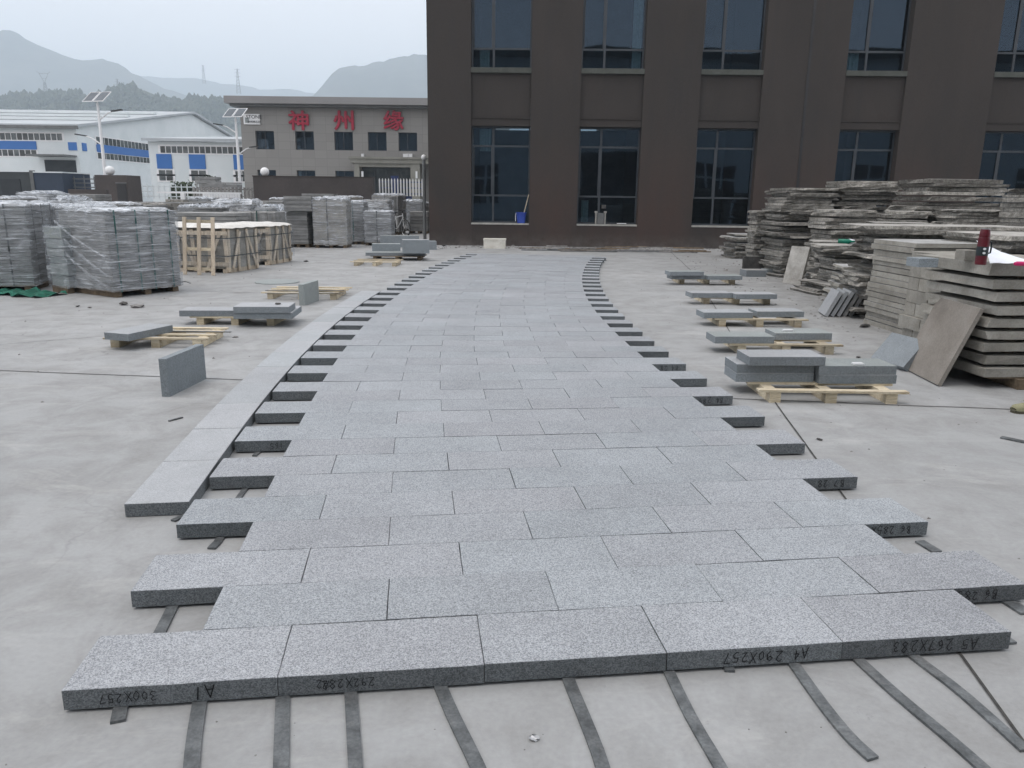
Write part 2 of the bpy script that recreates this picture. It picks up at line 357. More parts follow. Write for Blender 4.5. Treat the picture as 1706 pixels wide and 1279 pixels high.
# ------------------------------------------------------------------ mesh helpers
def clear_mat():
    t = NT('clear_glass_back'); tr = t.n('BsdfTransparent'); tr.inputs[0].default_value = (0.75, 0.82, 0.86, 1)
    t.l(tr.outputs[0], t.out.inputs[0]); return t.m
M['clear'] = clear_mat()
class MB:
    def __init__(s): s.v, s.f, s.m = [], [], []
    def add(s, vs, fs, m=0):
        o = len(s.v); s.v += [tuple(x) for x in vs]
        s.f += [tuple(i + o for i in f) for f in fs]
        s.m += [m] * len(fs) if isinstance(m, int) else list(m)
        return s
    def box(s, x0, x1, y0, y1, z0, z1, m=0, mat=None):
        vs = [Vector(p) for p in ((x0, y0, z0), (x1, y0, z0), (x1, y1, z0), (x0, y1, z0), (x0, y0, z1), (x1, y0, z1), (x1, y1, z1), (x0, y1, z1))]
        if mat is not None: vs = [mat @ p for p in vs]
        return s.add(vs, [(3, 2, 1, 0), (4, 5, 6, 7), (0, 1, 5, 4), (1, 2, 6, 5), (2, 3, 7, 6), (3, 0, 4, 7)], m)
    def tube(s, pts, r, n=8, m=0, caps=True):
        pts = [Vector(p) for p in pts]; rs = r if isinstance(r, (list, tuple)) else [r] * len(pts)
        rings = []
        for i, p in enumerate(pts):
            d = (pts[min(i + 1, len(pts) - 1)] - pts[max(i - 1, 0)]).normalized()
            a = d.orthogonal().normalized() if i == 0 else (prev - d * prev.dot(d)).normalized()
            prev = a; b = d.cross(a)
            rings.append([p + (a * math.cos(2 * math.pi * j / n) + b * math.sin(2 * math.pi * j / n)) * rs[i] for j in range(n)])
        vs = [q for g in rings for q in g]; fs = []
        for i in range(len(pts) - 1):
            for j in range(n):
                fs.append((i * n + j, i * n + (j + 1) % n, (i + 1) * n + (j + 1) % n, (i + 1) * n + j))
        if caps: fs += [tuple(range(n - 1, -1, -1)), tuple((len(pts) - 1) * n + j for j in range(n))]
        return s.add(vs, fs, m)
    def lathe(s, prof, n=16, m=0, c=(0, 0, 0)):
        vs, fs = [], []
        for r, z in prof:
            for j in range(n):
                a = 2 * math.pi * j / n
                vs.append((c[0] + r * math.cos(a), c[1] + r * math.sin(a), c[2] + z))
        for i in range(len(prof) - 1):
            for j in range(n):
                fs.append((i * n + j, i * n + (j + 1) % n, (i + 1) * n + (j + 1) % n, (i + 1) * n + j))
        fs += [tuple(range(n - 1, -1, -1)), tuple((len(prof) - 1) * n + j for j in range(n))]
        return s.add(vs, fs, m)
    def mesh(s, name, mats):
        me = bpy.data.meshes.new(name)
        me.from_pydata(s.v, [], s.f)
        for x in mats: me.materials.append(M[x] if isinstance(x, str) else x)
        if len(mats) > 1: me.polygons.foreach_set('material_index', s.m)
        me.update()
        return me
def smooth(me):
    me.polygons.foreach_set('use_smooth', [True] * len(me.polygons)); return me
def link(name, me, parent=None, loc=(0, 0, 0), rot=(0, 0, 0), scale=None, label=None, cat=None, group=None, kind=None):
    o = bpy.data.objects.new(name, me); COL.objects.link(o)
    if parent is not None: o.parent = parent
    o.location = loc; o.rotation_euler = rot
    if scale: o.scale = scale
    if label: o['label'] = label
    if cat: o['category'] = cat
    if group: o['group'] = group
    if kind: o['kind'] = kind
    return o
def thing(name, label, cat, loc=(0, 0, 0), rotz=0.0, group=None):
    return link(name, None, None, loc, (0, 0, rotz), None, label, cat, group)
def obj(name, mb, mats, parent=None, sm=False, **kw):
    me = mb.mesh(name, mats)
    if sm: smooth(me)
    return link(name, me, parent, **kw)

def slab_mb(outline, h, ch=0.002, jit=0.0, zj=0.0):
    """closed outline (ccw) -> slab with chamfered top edge; material 0 = top, 1 = sides"""
    n = len(outline); c = Vector((sum(p[0] for p in outline) / n, sum(p[1] for p in outline) / n))
    j = lambda s: random.uniform(-s, s)
    vs = []
    for p in outline: vs.append((p[0] + j(jit), p[1] + j(jit), 0.0 + j(zj)))
    for p in outline: vs.append((p[0] + j(jit), p[1] + j(jit), h - ch + j(zj)))
    for i, p in enumerate(outline):
        u = vs[n + i]; d = (c - Vector((u[0], u[1]))).normalized() * ch * 1.4
        vs.append((u[0] + d.x, u[1] + d.y, h + (u[2] - h + ch) * 0.6 if zj else h))
    fs, ms = [tuple(range(n - 1, -1, -1))], [1]
    for i in range(n):
        k = (i + 1) % n
        fs.append((i, k, n + k, n + i)); ms.append(1)
        fs.append((n + i, n + k, 2 * n + k, 2 * n + i)); ms.append(0)
    fs.append(tuple(2 * n + i for i in range(n))); ms.append(0)
    return MB().add(vs, fs, ms)
def rect(w, d, nx=1, ny=1):
    p = []
    for i in range(nx): p.append((-w / 2 + w * i / nx, -d / 2))
    for i in range(ny): p.append((w / 2, -d / 2 + d * i / ny))
    for i in range(nx): p.append((w / 2 - w * i / nx, d / 2))
    for i in range(ny): p.append((-w / 2, d / 2 - d * i / ny))
    return p
def clean_slab(w, d, h, mats=('slab_top', 'slab_side')):
    return slab_mb(rect(w, d), h, 0.003).mesh('slab', mats)
ROUGH = {}
def rough_slab_meshes(key, mats, jit=0.022, zj=0.025, n=9):
    if key not in ROUGH:
        ROUGH[key] = [slab_mb(rect(1, 1, 6, 3), 1, 0.10, jit, zj).mesh('stone_slab', mats) for _ in range(n)]
    return ROUGH[key]

def pane_mb(x0, x1, y0, y1, z0, z1):
    b = MB().box(x0, x1, y0, y1, z0, z1); b.m = [1, 1, 0, 1, 1, 1]; return b
# ------------------------------------------------------------------ ground
def grid_ground():
    b = MB()
    b.add([(-4500, -300, 0), (4500, -300, 0), (4500, 6000, 0), (-4500, 6000, 0)], [(0, 1, 2, 3)])
    obj('ground', b, ['concrete'], kind='structure')
grid_ground()
def joint(pts, w=0.012):
    b = MB(); z = 0.004
    for (x0, y0), (x1, y1) in zip(pts, pts[1:]):
        d = Vector((x1 - x0, y1 - y0)).normalized(); n = Vector((-d.y, d.x)) * w / 2
        b.add([(x0 - n.x, y0 - n.y, z), (x1 - n.x, y1 - n.y, z), (x1 + n.x, y1 + n.y, z), (x0 + n.x, y0 + n.y, z)], [(0, 1, 2, 3)])
    obj('expansion_joint', b, ['darkbit'], kind='structure')
def wavy(a, b, n=14, s=0.012):
    return [(a[0] + (b[0] - a[0]) * i / n + random.uniform(-s, s), a[1] + (b[1] - a[1]) * i / n + random.uniform(-s, s)) for i in range(n + 1)]
joint(wavy((-12, 7.6), (-2.3, 6.54), 20), 0.014)
joint(wavy((1.7, 6.11), (7.0, 5.55), 14), 0.014)
joint(wavy((2.26, 6.95), (1.50, 1.55), 12, 0.004), 0.012)
joint(wavy((3.3, 13.0), (2.26, 6.95), 12, 0.006), 0.010)
joint(wavy((-12, 13.6), (-2.6, 12.4), 12), 0.010)
joint(wavy((5.0, 25.5), (4.0, 17.2), 8), 0.012)
joint(wavy((-7.5, 6.6), (-4.1, 8.9), 8), 0.008)

# ------------------------------------------------------------------ stone path
PH, PZ = 0.070, 0.012
Lp = [(-1.389, 2.095), (-1.473, 2.711), (-1.567, 3.347), (-1.643, 3.938), (-1.739, 4.564), (-1.815, 5.231), (-1.87, 5.83), (-1.944, 6.501),
      (-2.000, 7.12), (-2.045, 7.753), (-2.085, 8.38), (-2.121, 9.029), (-2.14, 9.67), (-2.145, 10.31), (-2.148, 10.95), (-2.148, 11.58), (-2.131, 12.22), (-2.115, 12.87),
      (-2.085, 13.51), (-2.044, 14.167), (-2.01, 14.82), (-1.96, 15.47), (-1.899, 16.12), (-1.833, 16.78), (-1.77, 17.42), (-1.69, 18.07), (-1.59, 18.72), (-1.49, 19.40), (-1.39, 20.08), (-1.275, 20.74), (-1.16, 21.42)]
Rp = [(2.106, 2.873), (2.024, 3.446), (1.949, 4.033), (1.884, 4.65), (1.815, 5.253), (1.751, 5.87), (1.684, 6.48), (1.627, 7.09), (1.585, 7.69), (1.545, 8.29),
      (1.510, 8.88), (1.485, 9.46), (1.475, 10.04), (1.465, 10.59), (1.461, 11.15), (1.470, 11.71), (1.488, 12.31), (1.511, 12.94), (1.550, 13.56), (1.602, 14.18),
      (1.651, 14.81), (1.715, 15.45), (1.79, 16.11), (1.864, 16.75), (1.943, 17.39), (2.035, 18.03), (2.14, 18.69), (2.26, 19.35), (2.389, 20.02)]
jl = np.array([2 * i + 1 for i in range(len(Lp))], float); jr = np.array([2 * i + 2 for i in range(len(Rp))], float)
fl = [np.polyfit(jl, [p[i] for p in Lp], 6 if i == 0 else 4) for i in (0, 1)]
fr = [np.polyfit(np.r_[0.0, jr], [2.19 if i == 0 else 2.27] + [p[i] for p in Rp], 6 if i == 0 else 4) for i in (0, 1)]
def left_pt(j): return Vector((float(np.polyval(fl[0], j)), float(np.polyval(fl[1], j))))
def right_pt(j): return Vector((float(np.polyval(fr[0], j)), float(np.polyval(fr[1], j))))
NROW = 59
def row_ends(j):
    a, b = left_pt(j), right_pt(j)
    d = (b - a).normalized()
    if j % 2 == 0: a = a + d * 0.345
    else: b = b - d * 0.33
    return a, b, d
def seg_hit(p, n, a, d):
    # distance t with (p + n t) on the line a + d s
    return ((a - p).cross(d)) / n.cross(d)

# handwriting -------------------------------------------------------
GL = {'0': [[(.5, 1), (.1, .7), (.1, .3), (.45, 0), (.85, .3), (.85, .7), (.5, 1)]], '1': [[(.5, 1), (.5, 0)]],
      '2': [[(.1, .75), (.4, 1), (.8, .8), (.65, .5), (.1, 0), (.9, .05)]], '3': [[(.1, .9), (.6, 1), (.8, .75), (.4, .55), (.85, .35), (.6, 0), (.1, .1)]],
      '4': [[(.6, 0), (.6, 1), (.05, .35), (.95, .35)]], '5': [[(.85, 1), (.2, 1), (.15, .55), (.7, .6), (.85, .25), (.5, 0), (.1, .1)]],
      '6': [[(.8, 1), (.3, .7), (.1, .3), (.4, 0), (.8, .2), (.6, .5), (.15, .35)]], '7': [[(.05, .95), (.9, 1), (.4, 0)]],
      '8': [[(.5, .5), (.15, .75), (.5, 1), (.85, .78), (.5, .5), (.1, .25), (.5, 0), (.9, .25), (.5, .5)]],
      '9': [[(.85, .7), (.45, .5), (.15, .75), (.45, 1), (.85, .8), (.8, .3), (.5, 0)]],
      'A': [[(0, 0), (.5, 1), (.95, 0)], [(.15, .35), (.85, .4)]], 'B': [[(.15, 0), (.2, 1), (.75, .85), (.25, .55), (.85, .3), (.6, 0), (.15, .02)]],
      'X': [[(.05, 1), (.9, 0)], [(.9, 1), (.05, 0)]], '-': [[(.1, .5), (.9, .5)]], ' ': []}
def writing(slab, text, x_right, zmid, size, yface, flip=True):
    """upside down marker writing on the front (-y) face of a slab; x_right = where the first letter stands"""
    b = MB(); wd = size * 0.085; x = x_right
    for chx in text:
        sl = random.uniform(-.12, .12); sc = size * random.uniform(.85, 1.12); dz = random.uniform(-.1, .1) * size
        for st in GL[chx]:
            pts = []
            for (u, v) in st:
                u, v = u + random.uniform(-.05, .05) + sl * v, v + random.uniform(-.05, .05)
                pts.append(Vector((x - u * sc * .62, 0, zmid + dz + (.5 - v) * sc)))
            for p, q in zip(pts, pts[1:]):
                d = (q - p)
                if d.length < 1e-5: continue
                d.normalize(); nn = Vector((-d.z, 0, d.x)) * wd / 2; e_ = d * wd * .3
                b.add([p - nn - e_, q - nn + e_, q + nn + e_, p + nn - e_], [(0, 1, 2, 3)])
        x -= sc * .80
    o = obj('handwriting', b, ['ink'], slab)
    o.location = (0, yface - 0.0015, 0)
    return o

path = link('stone_path', None, kind='structure')
slabs_by = {}
for j in range(1, NROW + 1):
    a, b, d = row_ends(j)
    a2, b2, d2 = row_ends(j + 1)
    n = Vector((-d.y, d.x))
    L = (b - a).length
    cnt = 5
    cuts = [0.0]
    for i in range(1, cnt): cuts.append(L * i / cnt + random.uniform(-.006, .006) + (0.02 if j == 1 and i == 2 else 0))
    cuts.append(L)
    off = random.uniform(-.003, .003)
    for i in range(cnt):
        g = random.uniform(0.0008, 0.002)
        s0, s1 = cuts[i] + (g if i else 0), cuts[i + 1] - (g if i < cnt - 1 else 0)
        p0, p1 = a + d * s0, a + d * s1
        gap = random.choice((0.002, 0.0025, 0.003, 0.006)) if j < 16 else .002
        q0 = p0 + n * (seg_hit(p0, n, a2, d2) - gap); q1 = p1 + n * (seg_hit(p1, n, a2, d2) - gap)
        c = (p0 + p1 + q0 + q1) / 4
        ang = math.atan2(d.y, d.x)
        Rm = Matrix.Rotation(-ang, 2)
        P = [Rm @ (v - c) for v in (p0, p1, q1, q0)]
        near = j <= 8
        ol = []
        sub = 10 if j <= 4 else (5 if near else 1)
        for u in range(4):
            A, B = P[u], P[(u + 1) % 4]
            ns = sub if u % 2 == 0 else max(1, sub // 2)
            for q in range(ns):
                w = A + (B - A) * q / ns
                if q and near: w = w + Vector((random.uniform(-.0008, .0008), random.uniform(-.0012, .0012)))
                ol.append((w.x, w.y))
        mb = slab_mb(ol, PH, 0.002 if near else 0.001, 0.0003 if near else 0, 0.0004 if near else 0)
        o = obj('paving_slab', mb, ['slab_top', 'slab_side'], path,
                loc=(c.x, c.y, PZ + random.uniform(-.0015, .0015)), rot=(random.uniform(-.002, .002), random.uniform(-.0015, .0015), ang + random.uniform(-.0015, .0015)))
        slabs_by[(j, i)] = (o, P)
def write_on(j, i, text, frac, size=0.036):
    o, P = slabs_by[(j, i)]
    x = P[0].x + (P[1].x - P[0].x) * frac
    writing(o, text, x, PH * .48, size, (P[0].y + P[1].y) / 2 - 0.001)
write_on(1, 0, 'A1', 0.70, 0.048)
write_on(1, 0, '300X257', 0.43, 0.032)
write_on(1, 1, '292X282', 0.46, 0.032)
write_on(1, 1, 'A2', 0.24, 0.028)
write_on(1, 3, 'A4 290X257', 0.80, 0.040)
write_on(1, 4, 'A5 267X283', 0.80, 0.042)
write_on(2, 4, 'B6 285', 0.80, 0.040)
write_on(4, 4, 'B6 285X', 0.86, 0.040)
write_on(6, 4, 'B7 28', 0.88, 0.040)
write_on(12, 4, 'B4 289', 0.88, 0.045)
write_on(16, 4, 'B4 28', 0.88, 0.045)
write_on(9, 0, '165', 0.45, 0.036)

kerb = link('stone_kerb', None, kind='structure')
def kerb_in(y):
    j = np.interp(y, [left_pt(q).y for q in range(1, 62)], list(range(1, 62)))
    return left_pt(j).x - 0.012
y = 3.63
while y < 12.2:
    y2 = y + 0.632
    a, b = Vector((kerb_in(y) - .01, y)), Vector((kerb_in(y2) - .01, y2))
    d = (b - a).normalized(); n = Vector((-d.y, d.x)); g = 0.002
    pts = [a + d * g, b - d * g, b - d * g + n * .31, a + d * g + n * .31]
    c = sum(pts, Vector((0, 0))) / 4
    pts = [p - c for p in pts]
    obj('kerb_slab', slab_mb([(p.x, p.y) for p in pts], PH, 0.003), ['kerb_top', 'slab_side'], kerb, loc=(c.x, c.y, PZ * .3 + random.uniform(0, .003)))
    y = y2

# rubber strips that lie under the path and stick out towards the camera
def strip(name, label, pts, w=0.052, t=0.0095, group='dark packing strips under the path', z=0.0005, nseg=10, tip=0.0):
    pts = [Vector((p[0], p[1])) for p in pts]
    b = MB(); c0 = pts[0]; w = w * (.86 if group.startswith('dark packing') else 1)
    P = []
    for u in range(nseg + 1):
        s = u / nseg * (len(pts) - 1); i = min(int(s), len(pts) - 2); f = s - i
        p_1, p0, p1, p2 = pts[max(i - 1, 0)], pts[i], pts[i + 1], pts[min(i + 2, len(pts) - 1)]
        P.append(0.5 * ((2 * p0) + (p1 - p_1) * f + (2 * p_1 - 5 * p0 + 4 * p1 - p2) * f * f + (3 * p0 - p_1 - 3 * p1 + p2) * f ** 3))
    vs, fs = [], []
    for u, p in enumerate(P):
        d = (P[min(u + 1, nseg)] - P[max(u - 1, 0)]).normalized(); nn = Vector((-d.y, d.x)) * w / 2
        zz = z + (tip * max(0, u / nseg - .75) * 4 if tip else 0)
        for s_, z_ in ((-1, zz), (1, zz), (1, zz + t), (-1, zz + t)):
            vs.append((p.x + nn.x * s_ - c0.x, p.y + nn.y * s_ - c0.y, z_))
    for u in range(nseg):
        for q in range(4):
            fs.append((u * 4 + q, u * 4 + (q + 1) % 4, (u + 1) * 4 + (q + 1) % 4, (u + 1) * 4 + q))
    fs += [(3, 2, 1, 0), tuple(nseg * 4 + q for q in range(4))]
    o = obj(name, b.add(vs, fs), ['rubber'], loc=(c0.x, c0.y, 0), label=label, cat='strip', group=group)
    return o
def ps(*pp): return [tuple(gp(x, y, .01))[:2] for x, y in pp]
S = 'rubber_strip'
strip(S, 'dark strip leaving the front edge under the mark A1', ps((343, 1100), (333, 1165), (322, 1240), (315, 1330)))
strip(S, 'dark strip leaving the joint between the first and second front slabs', ps((474, 1080), (471, 1160), (469, 1240), (467, 1330)))
strip(S, 'dark straight strip leaving the middle of the second front slab', ps((578, 1080), (584, 1150), (590, 1240), (596, 1330)), w=.048)
strip(S, 'dark bent strip beside the crumpled foil scrap', ps((705, 1080), (732, 1138), (757, 1195), (788, 1258), (820, 1330)), w=.05)
strip(S, 'dark strip with scratched geometric pattern, right of the foil scrap', ps((925, 1060), (945, 1124), (972, 1190), (1000, 1262), (1018, 1330)), w=.048)
strip(S, 'dark strip leaving the joint between the third and fourth front slabs', ps((1080, 1050), (1112, 1112), (1150, 1190), (1194, 1265), (1230, 1330)), w=.045)
strip(S, 'dark curved strip ending in a cut tip before the picture edge', ps((1280, 1040), (1320, 1100), (1370, 1170), (1415, 1225), (1455, 1262)), w=.047)
strip(S, 'dark long strip leaving the fifth front slab at its left end', ps((1375, 1040), (1425, 1092), (1500, 1160), (1590, 1235), (1680, 1315)), w=.047)
strip(S, 'dark strip leaving the fifth front slab under its writing', ps((1460, 1030), (1515, 1085), (1600, 1150), (1710, 1248)), w=.045)
strip(S, 'short stub of dark strip at the left end of the front row', ps((208, 1140), (200, 1180), (196, 1200)), w=.05, nseg=3)
strip(S, 'tiny stub of dark strip poking out below the third front slab', ps((1062, 1080), (1065, 1118)), w=.035, nseg=3)
strip(S, 'tiny stub of dark strip poking out below the fourth front slab', ps((1205, 1080), (1216, 1116)), w=.04, nseg=3)
strip(S, 'corner of dark strip at the right end of the front row', ps((1600, 1010), (1686, 1070)), w=.05, nseg=3)
strip(S, 'dark strip end lying in the first left gap', ps((262, 1060), (288, 1008), (300, 980)), w=.05, nseg=4)
strip(S, 'short dark strip end in the gap left of row four', ps((352, 912), (368, 895), (372, 880)), w=.045, nseg=3)
strip(S, 'short dark strip end under the kerb front', ps((288, 866), (312, 855)), w=.035, nseg=2)
strip(S, 'dark strip crossing the gap beside the first kerb slab', ps((396, 830), (412, 808)), w=.035, nseg=2)
strip(S, 'short dark strip end in the gap beside the second kerb slab', ps((424, 758), (434, 748)), w=.035, nseg=2)
strip(S, 'loose piece of dark strip right of row four', ps((1532, 900), (1562, 918)), w=.05, nseg=3, group='loose dark strips on the concrete')
strip(S, 'dark strip end right of row two at the picture edge', ps((1672, 995), (1712, 1020)), w=.06, nseg=3, group='loose dark strips on the concrete')
strip(S, 'grey flat bar lying near the khaki shoe', ps((1668, 727), (1712, 736)), w=.05, nseg=3, group='loose dark strips on the concrete')
strip(S, 'small black rod left of the kerb', ps((281, 700), (304, 694)), w=.016, nseg=2, group='loose dark strips on the concrete')
strip(S, 'curved black strip scrap beside the wrapped pallet', ps((297, 471), (308, 468), (317, 471)), w=.03, nseg=5, group='loose dark strips on the concrete')

# crumpled foil
def lump(r, sq=0.6, seed=0, n=2):
    import bmesh
    bm = bmesh.new(); bmesh.ops.create_icosphere(bm, subdivisions=n, radius=r)
    rnd = random.Random(seed)
    for v in bm.verts:
        v.co *= 1 + rnd.uniform(-.35, .3); v.co.z *= sq
    zm = min(v.co.z for v in bm.verts)
    for v in bm.verts: v.co.z -= zm
    me = bpy.data.meshes.new('lump'); bm.to_mesh(me); bm.free(); return me
me = lump(.014, .4, 3); me.materials.append(M['steel'])
link('foil_scrap', me, loc=gp(890, 1232), label='small crumpled foil scrap on the concrete before the front slabs', cat='scrap')

# ------------------------------------------------------------------ pallets and loose slabs
def box_part(name, parent, x0, x1, y0, y1, z0, z1, mat, rot=0.0, tilt=(0, 0)):
    w, d, h = x1 - x0, y1 - y0, z1 - z0
    b = MB().box(-w / 2, w / 2, -d / 2, d / 2, -h / 2, h / 2)
    return obj(name, b, [mat], parent, loc=((x0 + x1) / 2, (y0 + y1) / 2, (z0 + z1) / 2), rot=(tilt[0], tilt[1], rot))
def pallet(label, corner, w, d, h=0.105, rotz=0.0, boards=(0, .45, 1), bearers=(0.08, .5, .92), bw=.075, mat='wood', over=0.03, group='flat wooden pallets', bd=.018):
    t = thing('wooden_pallet', label, 'pallet', (corner[0], corner[1], 0), rotz, group)
    for f in bearers:
        x = w * f
        box_part('bearer', t, x - .045, x + .045, 0.012, d - .012, 0, h - bd, mat, random.uniform(-.02, .02))
    for f in boards:
        y0 = f * (d - bw)
        box_part('deck_board', t, -over + random.uniform(-.02, .02), w + over + random.uniform(-.02, .03), y0, y0 + bw, h - bd, h, mat, random.uniform(-.012, .012))
    return t
def loose(label, px0, px1, py, z, depth=0.31, th=0.075, rotz=None, name='granite_slab', mats=('kerb_top', 'blue_side'), width=None, group='granite slabs resting on pallets', cat='slab', dz=0):
    a, b = gp(px0, py if not isinstance(py, tuple) else py[0], z), gp(px1, py if not isinstance(py, tuple) else py[1], z)
    w = width or (b - a).length
    ang = math.atan2(b.y - a.y, b.x - a.x) if rotz is None else rotz
    mb = slab_mb([(0, 0), (w, 0), (w, depth), (0, depth)], th, .003)
    return obj(name, mb, mats, loc=(a.x, a.y, z + dz), rot=(0, 0, ang), label=label, cat=cat, group=group)
G1 = ('green_top', 'blue_side')
def pal_px(label, x0, x1, yb, d, **kw):
    a, b = gp(x0, yb), gp(x1, yb)
    return pallet(label, a, b.x - a.x, d, **kw)
# right row, nearest first
pal_px('nearest pallet of the right row, pale pine with three bearers', 1267, 1500, 671, .62, boards=(0, .5, 1), bearers=(.1, .5, .92))
loose('lower left slab on the nearest right pallet', 1226, 1363, 636, .107, width=.66)
loose('lower right slab on the nearest right pallet', 1364, 1499, 639, .107, width=.66)
loose('upper left slab of the double layer on the nearest right pallet', 1227, 1363, 621, .184, width=.66)
loose('upper right slab of the double layer carrying a small white chip', 1364, 1499, 624, .184, width=.66, mats=G1)
loose('topmost single slab on the nearest right pallet', 1248, 1382, 609, .261, width=.64)
loose('small white stone chip on the nearest right pallet stack', 1423, 1440, 608, .261, depth=.05, th=.015, name='stone_chip', cat='chip', mats=('white_paint', 'white_paint'), group='small chips lying on slabs')
pal_px('second pallet of the right row, behind the nearest one', 1222, 1392, 589, .66, boards=(0, .5, 1))
loose('left slab on the second right pallet', 1191, 1297, 572, .107, width=.64, mats=G1)
loose('right slab on the second right pallet, set further back', 1292, 1400, 566, .107, width=.63, mats=G1)
loose('small white stone chip on the second right pallet', 1306, 1322, 552, .184, depth=.05, th=.02, name='stone_chip', cat='chip', mats=('white_paint', 'white_paint'), group='small chips lying on slabs')
pal_px('third pallet of the right row', 1192, 1337, 544, .7, boards=(0, .5, 1))
loose('left slab on the third right pallet', 1172, 1260, 530, .107, width=.65)
loose('right darker slab on the third right pallet', 1261, 1343, 528, .107, width=.63)
pal_px('fourth pallet of the right row', 1168, 1284, 506, .7, boards=(0, .5, 1))
loose('left slab on the fourth right pallet', 1152, 1225, 496, .107, width=.64)
loose('right slab on the fourth right pallet', 1226, 1300, 498, .107, width=.65)
pal_px('fifth pallet of the right row, furthest from the camera', 1128, 1226, 473, .7, boards=(0, .5, 1))
loose('left long slab on the furthest right pallet', 1119, 1178, 465, .107, width=.66, mats=G1)
loose('right long slab on the furthest right pallet', 1179, 1239, 466, .107, width=.68, mats=G1)
loose('upper slab at the left end of the furthest right pallet', 1116, 1175, 459, .184, width=.66, mats=G1, dz=0)

# left side
a = gp(183, 579); b_ = gp(335, 581)
pallet('left pale pallet half covered by one slanting slab', (a.x - .03, a.y), b_.x - a.x + .05, .72, boards=(0, .35, .68, 1), rotz=.02)
a = gp(174.5, 565, .107)
obj('granite_slab', slab_mb([(0, 0), (.31, 0), (.31, .63), (0, .63)], .075, .003), ['kerb_top', 'blue_side'], loc=a, rot=(0, 0, R(-18)), label='slab laid crosswise on the half empty left pallet', cat='slab', group='granite slabs resting on pallets')
strip('rubber_strip', 'thin dark strip across the half empty left pallet', [tuple(gp(x, y, .11))[:2] for x, y in ((262, 551), (385, 553))], w=.03, t=.008, z=.107, group='loose dark strips on the concrete', nseg=3)
def standing(label, c, L, H, T, rotz, lean=0.0, mats=('blue_side', 'blue_side'), group='slabs standing on edge', name='granite_slab'):
    """slab standing on its long edge: local x = length, y = thickness"""
    mb = slab_mb([(0, 0), (L, 0), (L, T), (0, T)], H, .003)
    return obj(name, mb, mats, loc=c, rot=(lean, 0, rotz), label=label, cat='slab', group=group)
standing('lone slab standing on edge before the left pallet', gp(283, 661) , .64, .31, .065, R(86))
standing('slab standing on edge seen end-on behind the left pallet', gp(508, 509), .60, .31, .085, R(84), mats=('green_top', 'green_top'))
pal_px('left middle pallet carrying three overlapping slabs', 322, 464, 541, .62, boards=(0, .5, 1))
loose('left low slab on the left middle pallet', 299, 388, 527, .107, width=.66)
loose('lower right slab on the left middle pallet', 389, 474, 531, .107, width=.70, depth=.62)
loose('upper right slab on the left middle pallet', 389, 474, 521, .184, width=.66, depth=.40)
me = lump(.035, .35, 5, 1); me.materials.append(M['darkbit'])
link('stone_chip', me, loc=gp(463, 507, .259), label='small dark chip on the upper slab of the left middle pallet', cat='chip', group='small chips lying on slabs')
pal_px('empty left pallet with dark strips over its boards', 440, 566, 498, .85, boards=(0, .33, .66, 1), mat='wood')
for i, yy in enumerate((488, 484)):
    strip('rubber_strip', ('front' if i == 0 else 'rear') + ' thin dark strip lying across the empty left pallet', [tuple(gp(x, yy, .11))[:2] for x in (442, 574)], w=.03, t=.008, z=.107, nseg=3, group='loose dark strips on the concrete')
pal_px('small pale pallet nearest the path among the far left slabs', 586, 664, 443, .8, boards=(0, .5, 1), mat='wood')
b = MB().lathe([(.40, 0), (.40, .012), (.385, .02), (0.01, .022)], 32)
obj('manhole_cover', b, ['green_top'], loc=gp(462, 470), label='round flat grey disc on the concrete behind the left pallets', cat='manhole cover')
# far left slab group near the path
pal_px('low dark pallet under the slabs beside the path end', 618, 706, 433, .7, boards=(0, .5, 1), mat='wood_dark')
loose('wide flat slab on the low dark pallet', 609, 706, 426, .107, width=1.5, depth=.7, th=.08, mats=G1)
loose('low block lying on the wide flat slab, left', 620, 667, 418, .19, width=.72, depth=.3, th=.18, mats=G1)
loose('tall dark slab block on the wide flat slab, right', 671, 713, 422, .19, width=.66, depth=.35, th=.33, mats=('kerb_top', 'blue_side'))
loose('long block behind the two blocks beside the path end', 634, 690, 412, .0, width=1.2, depth=.3, th=.36, mats=G1)
loose('dark slabs against the corner of the brown building', 712, 724, 416, .0, width=.28, depth=.5, th=.25, mats=('blue_side', 'blue_side'), group='slabs at the building corner')

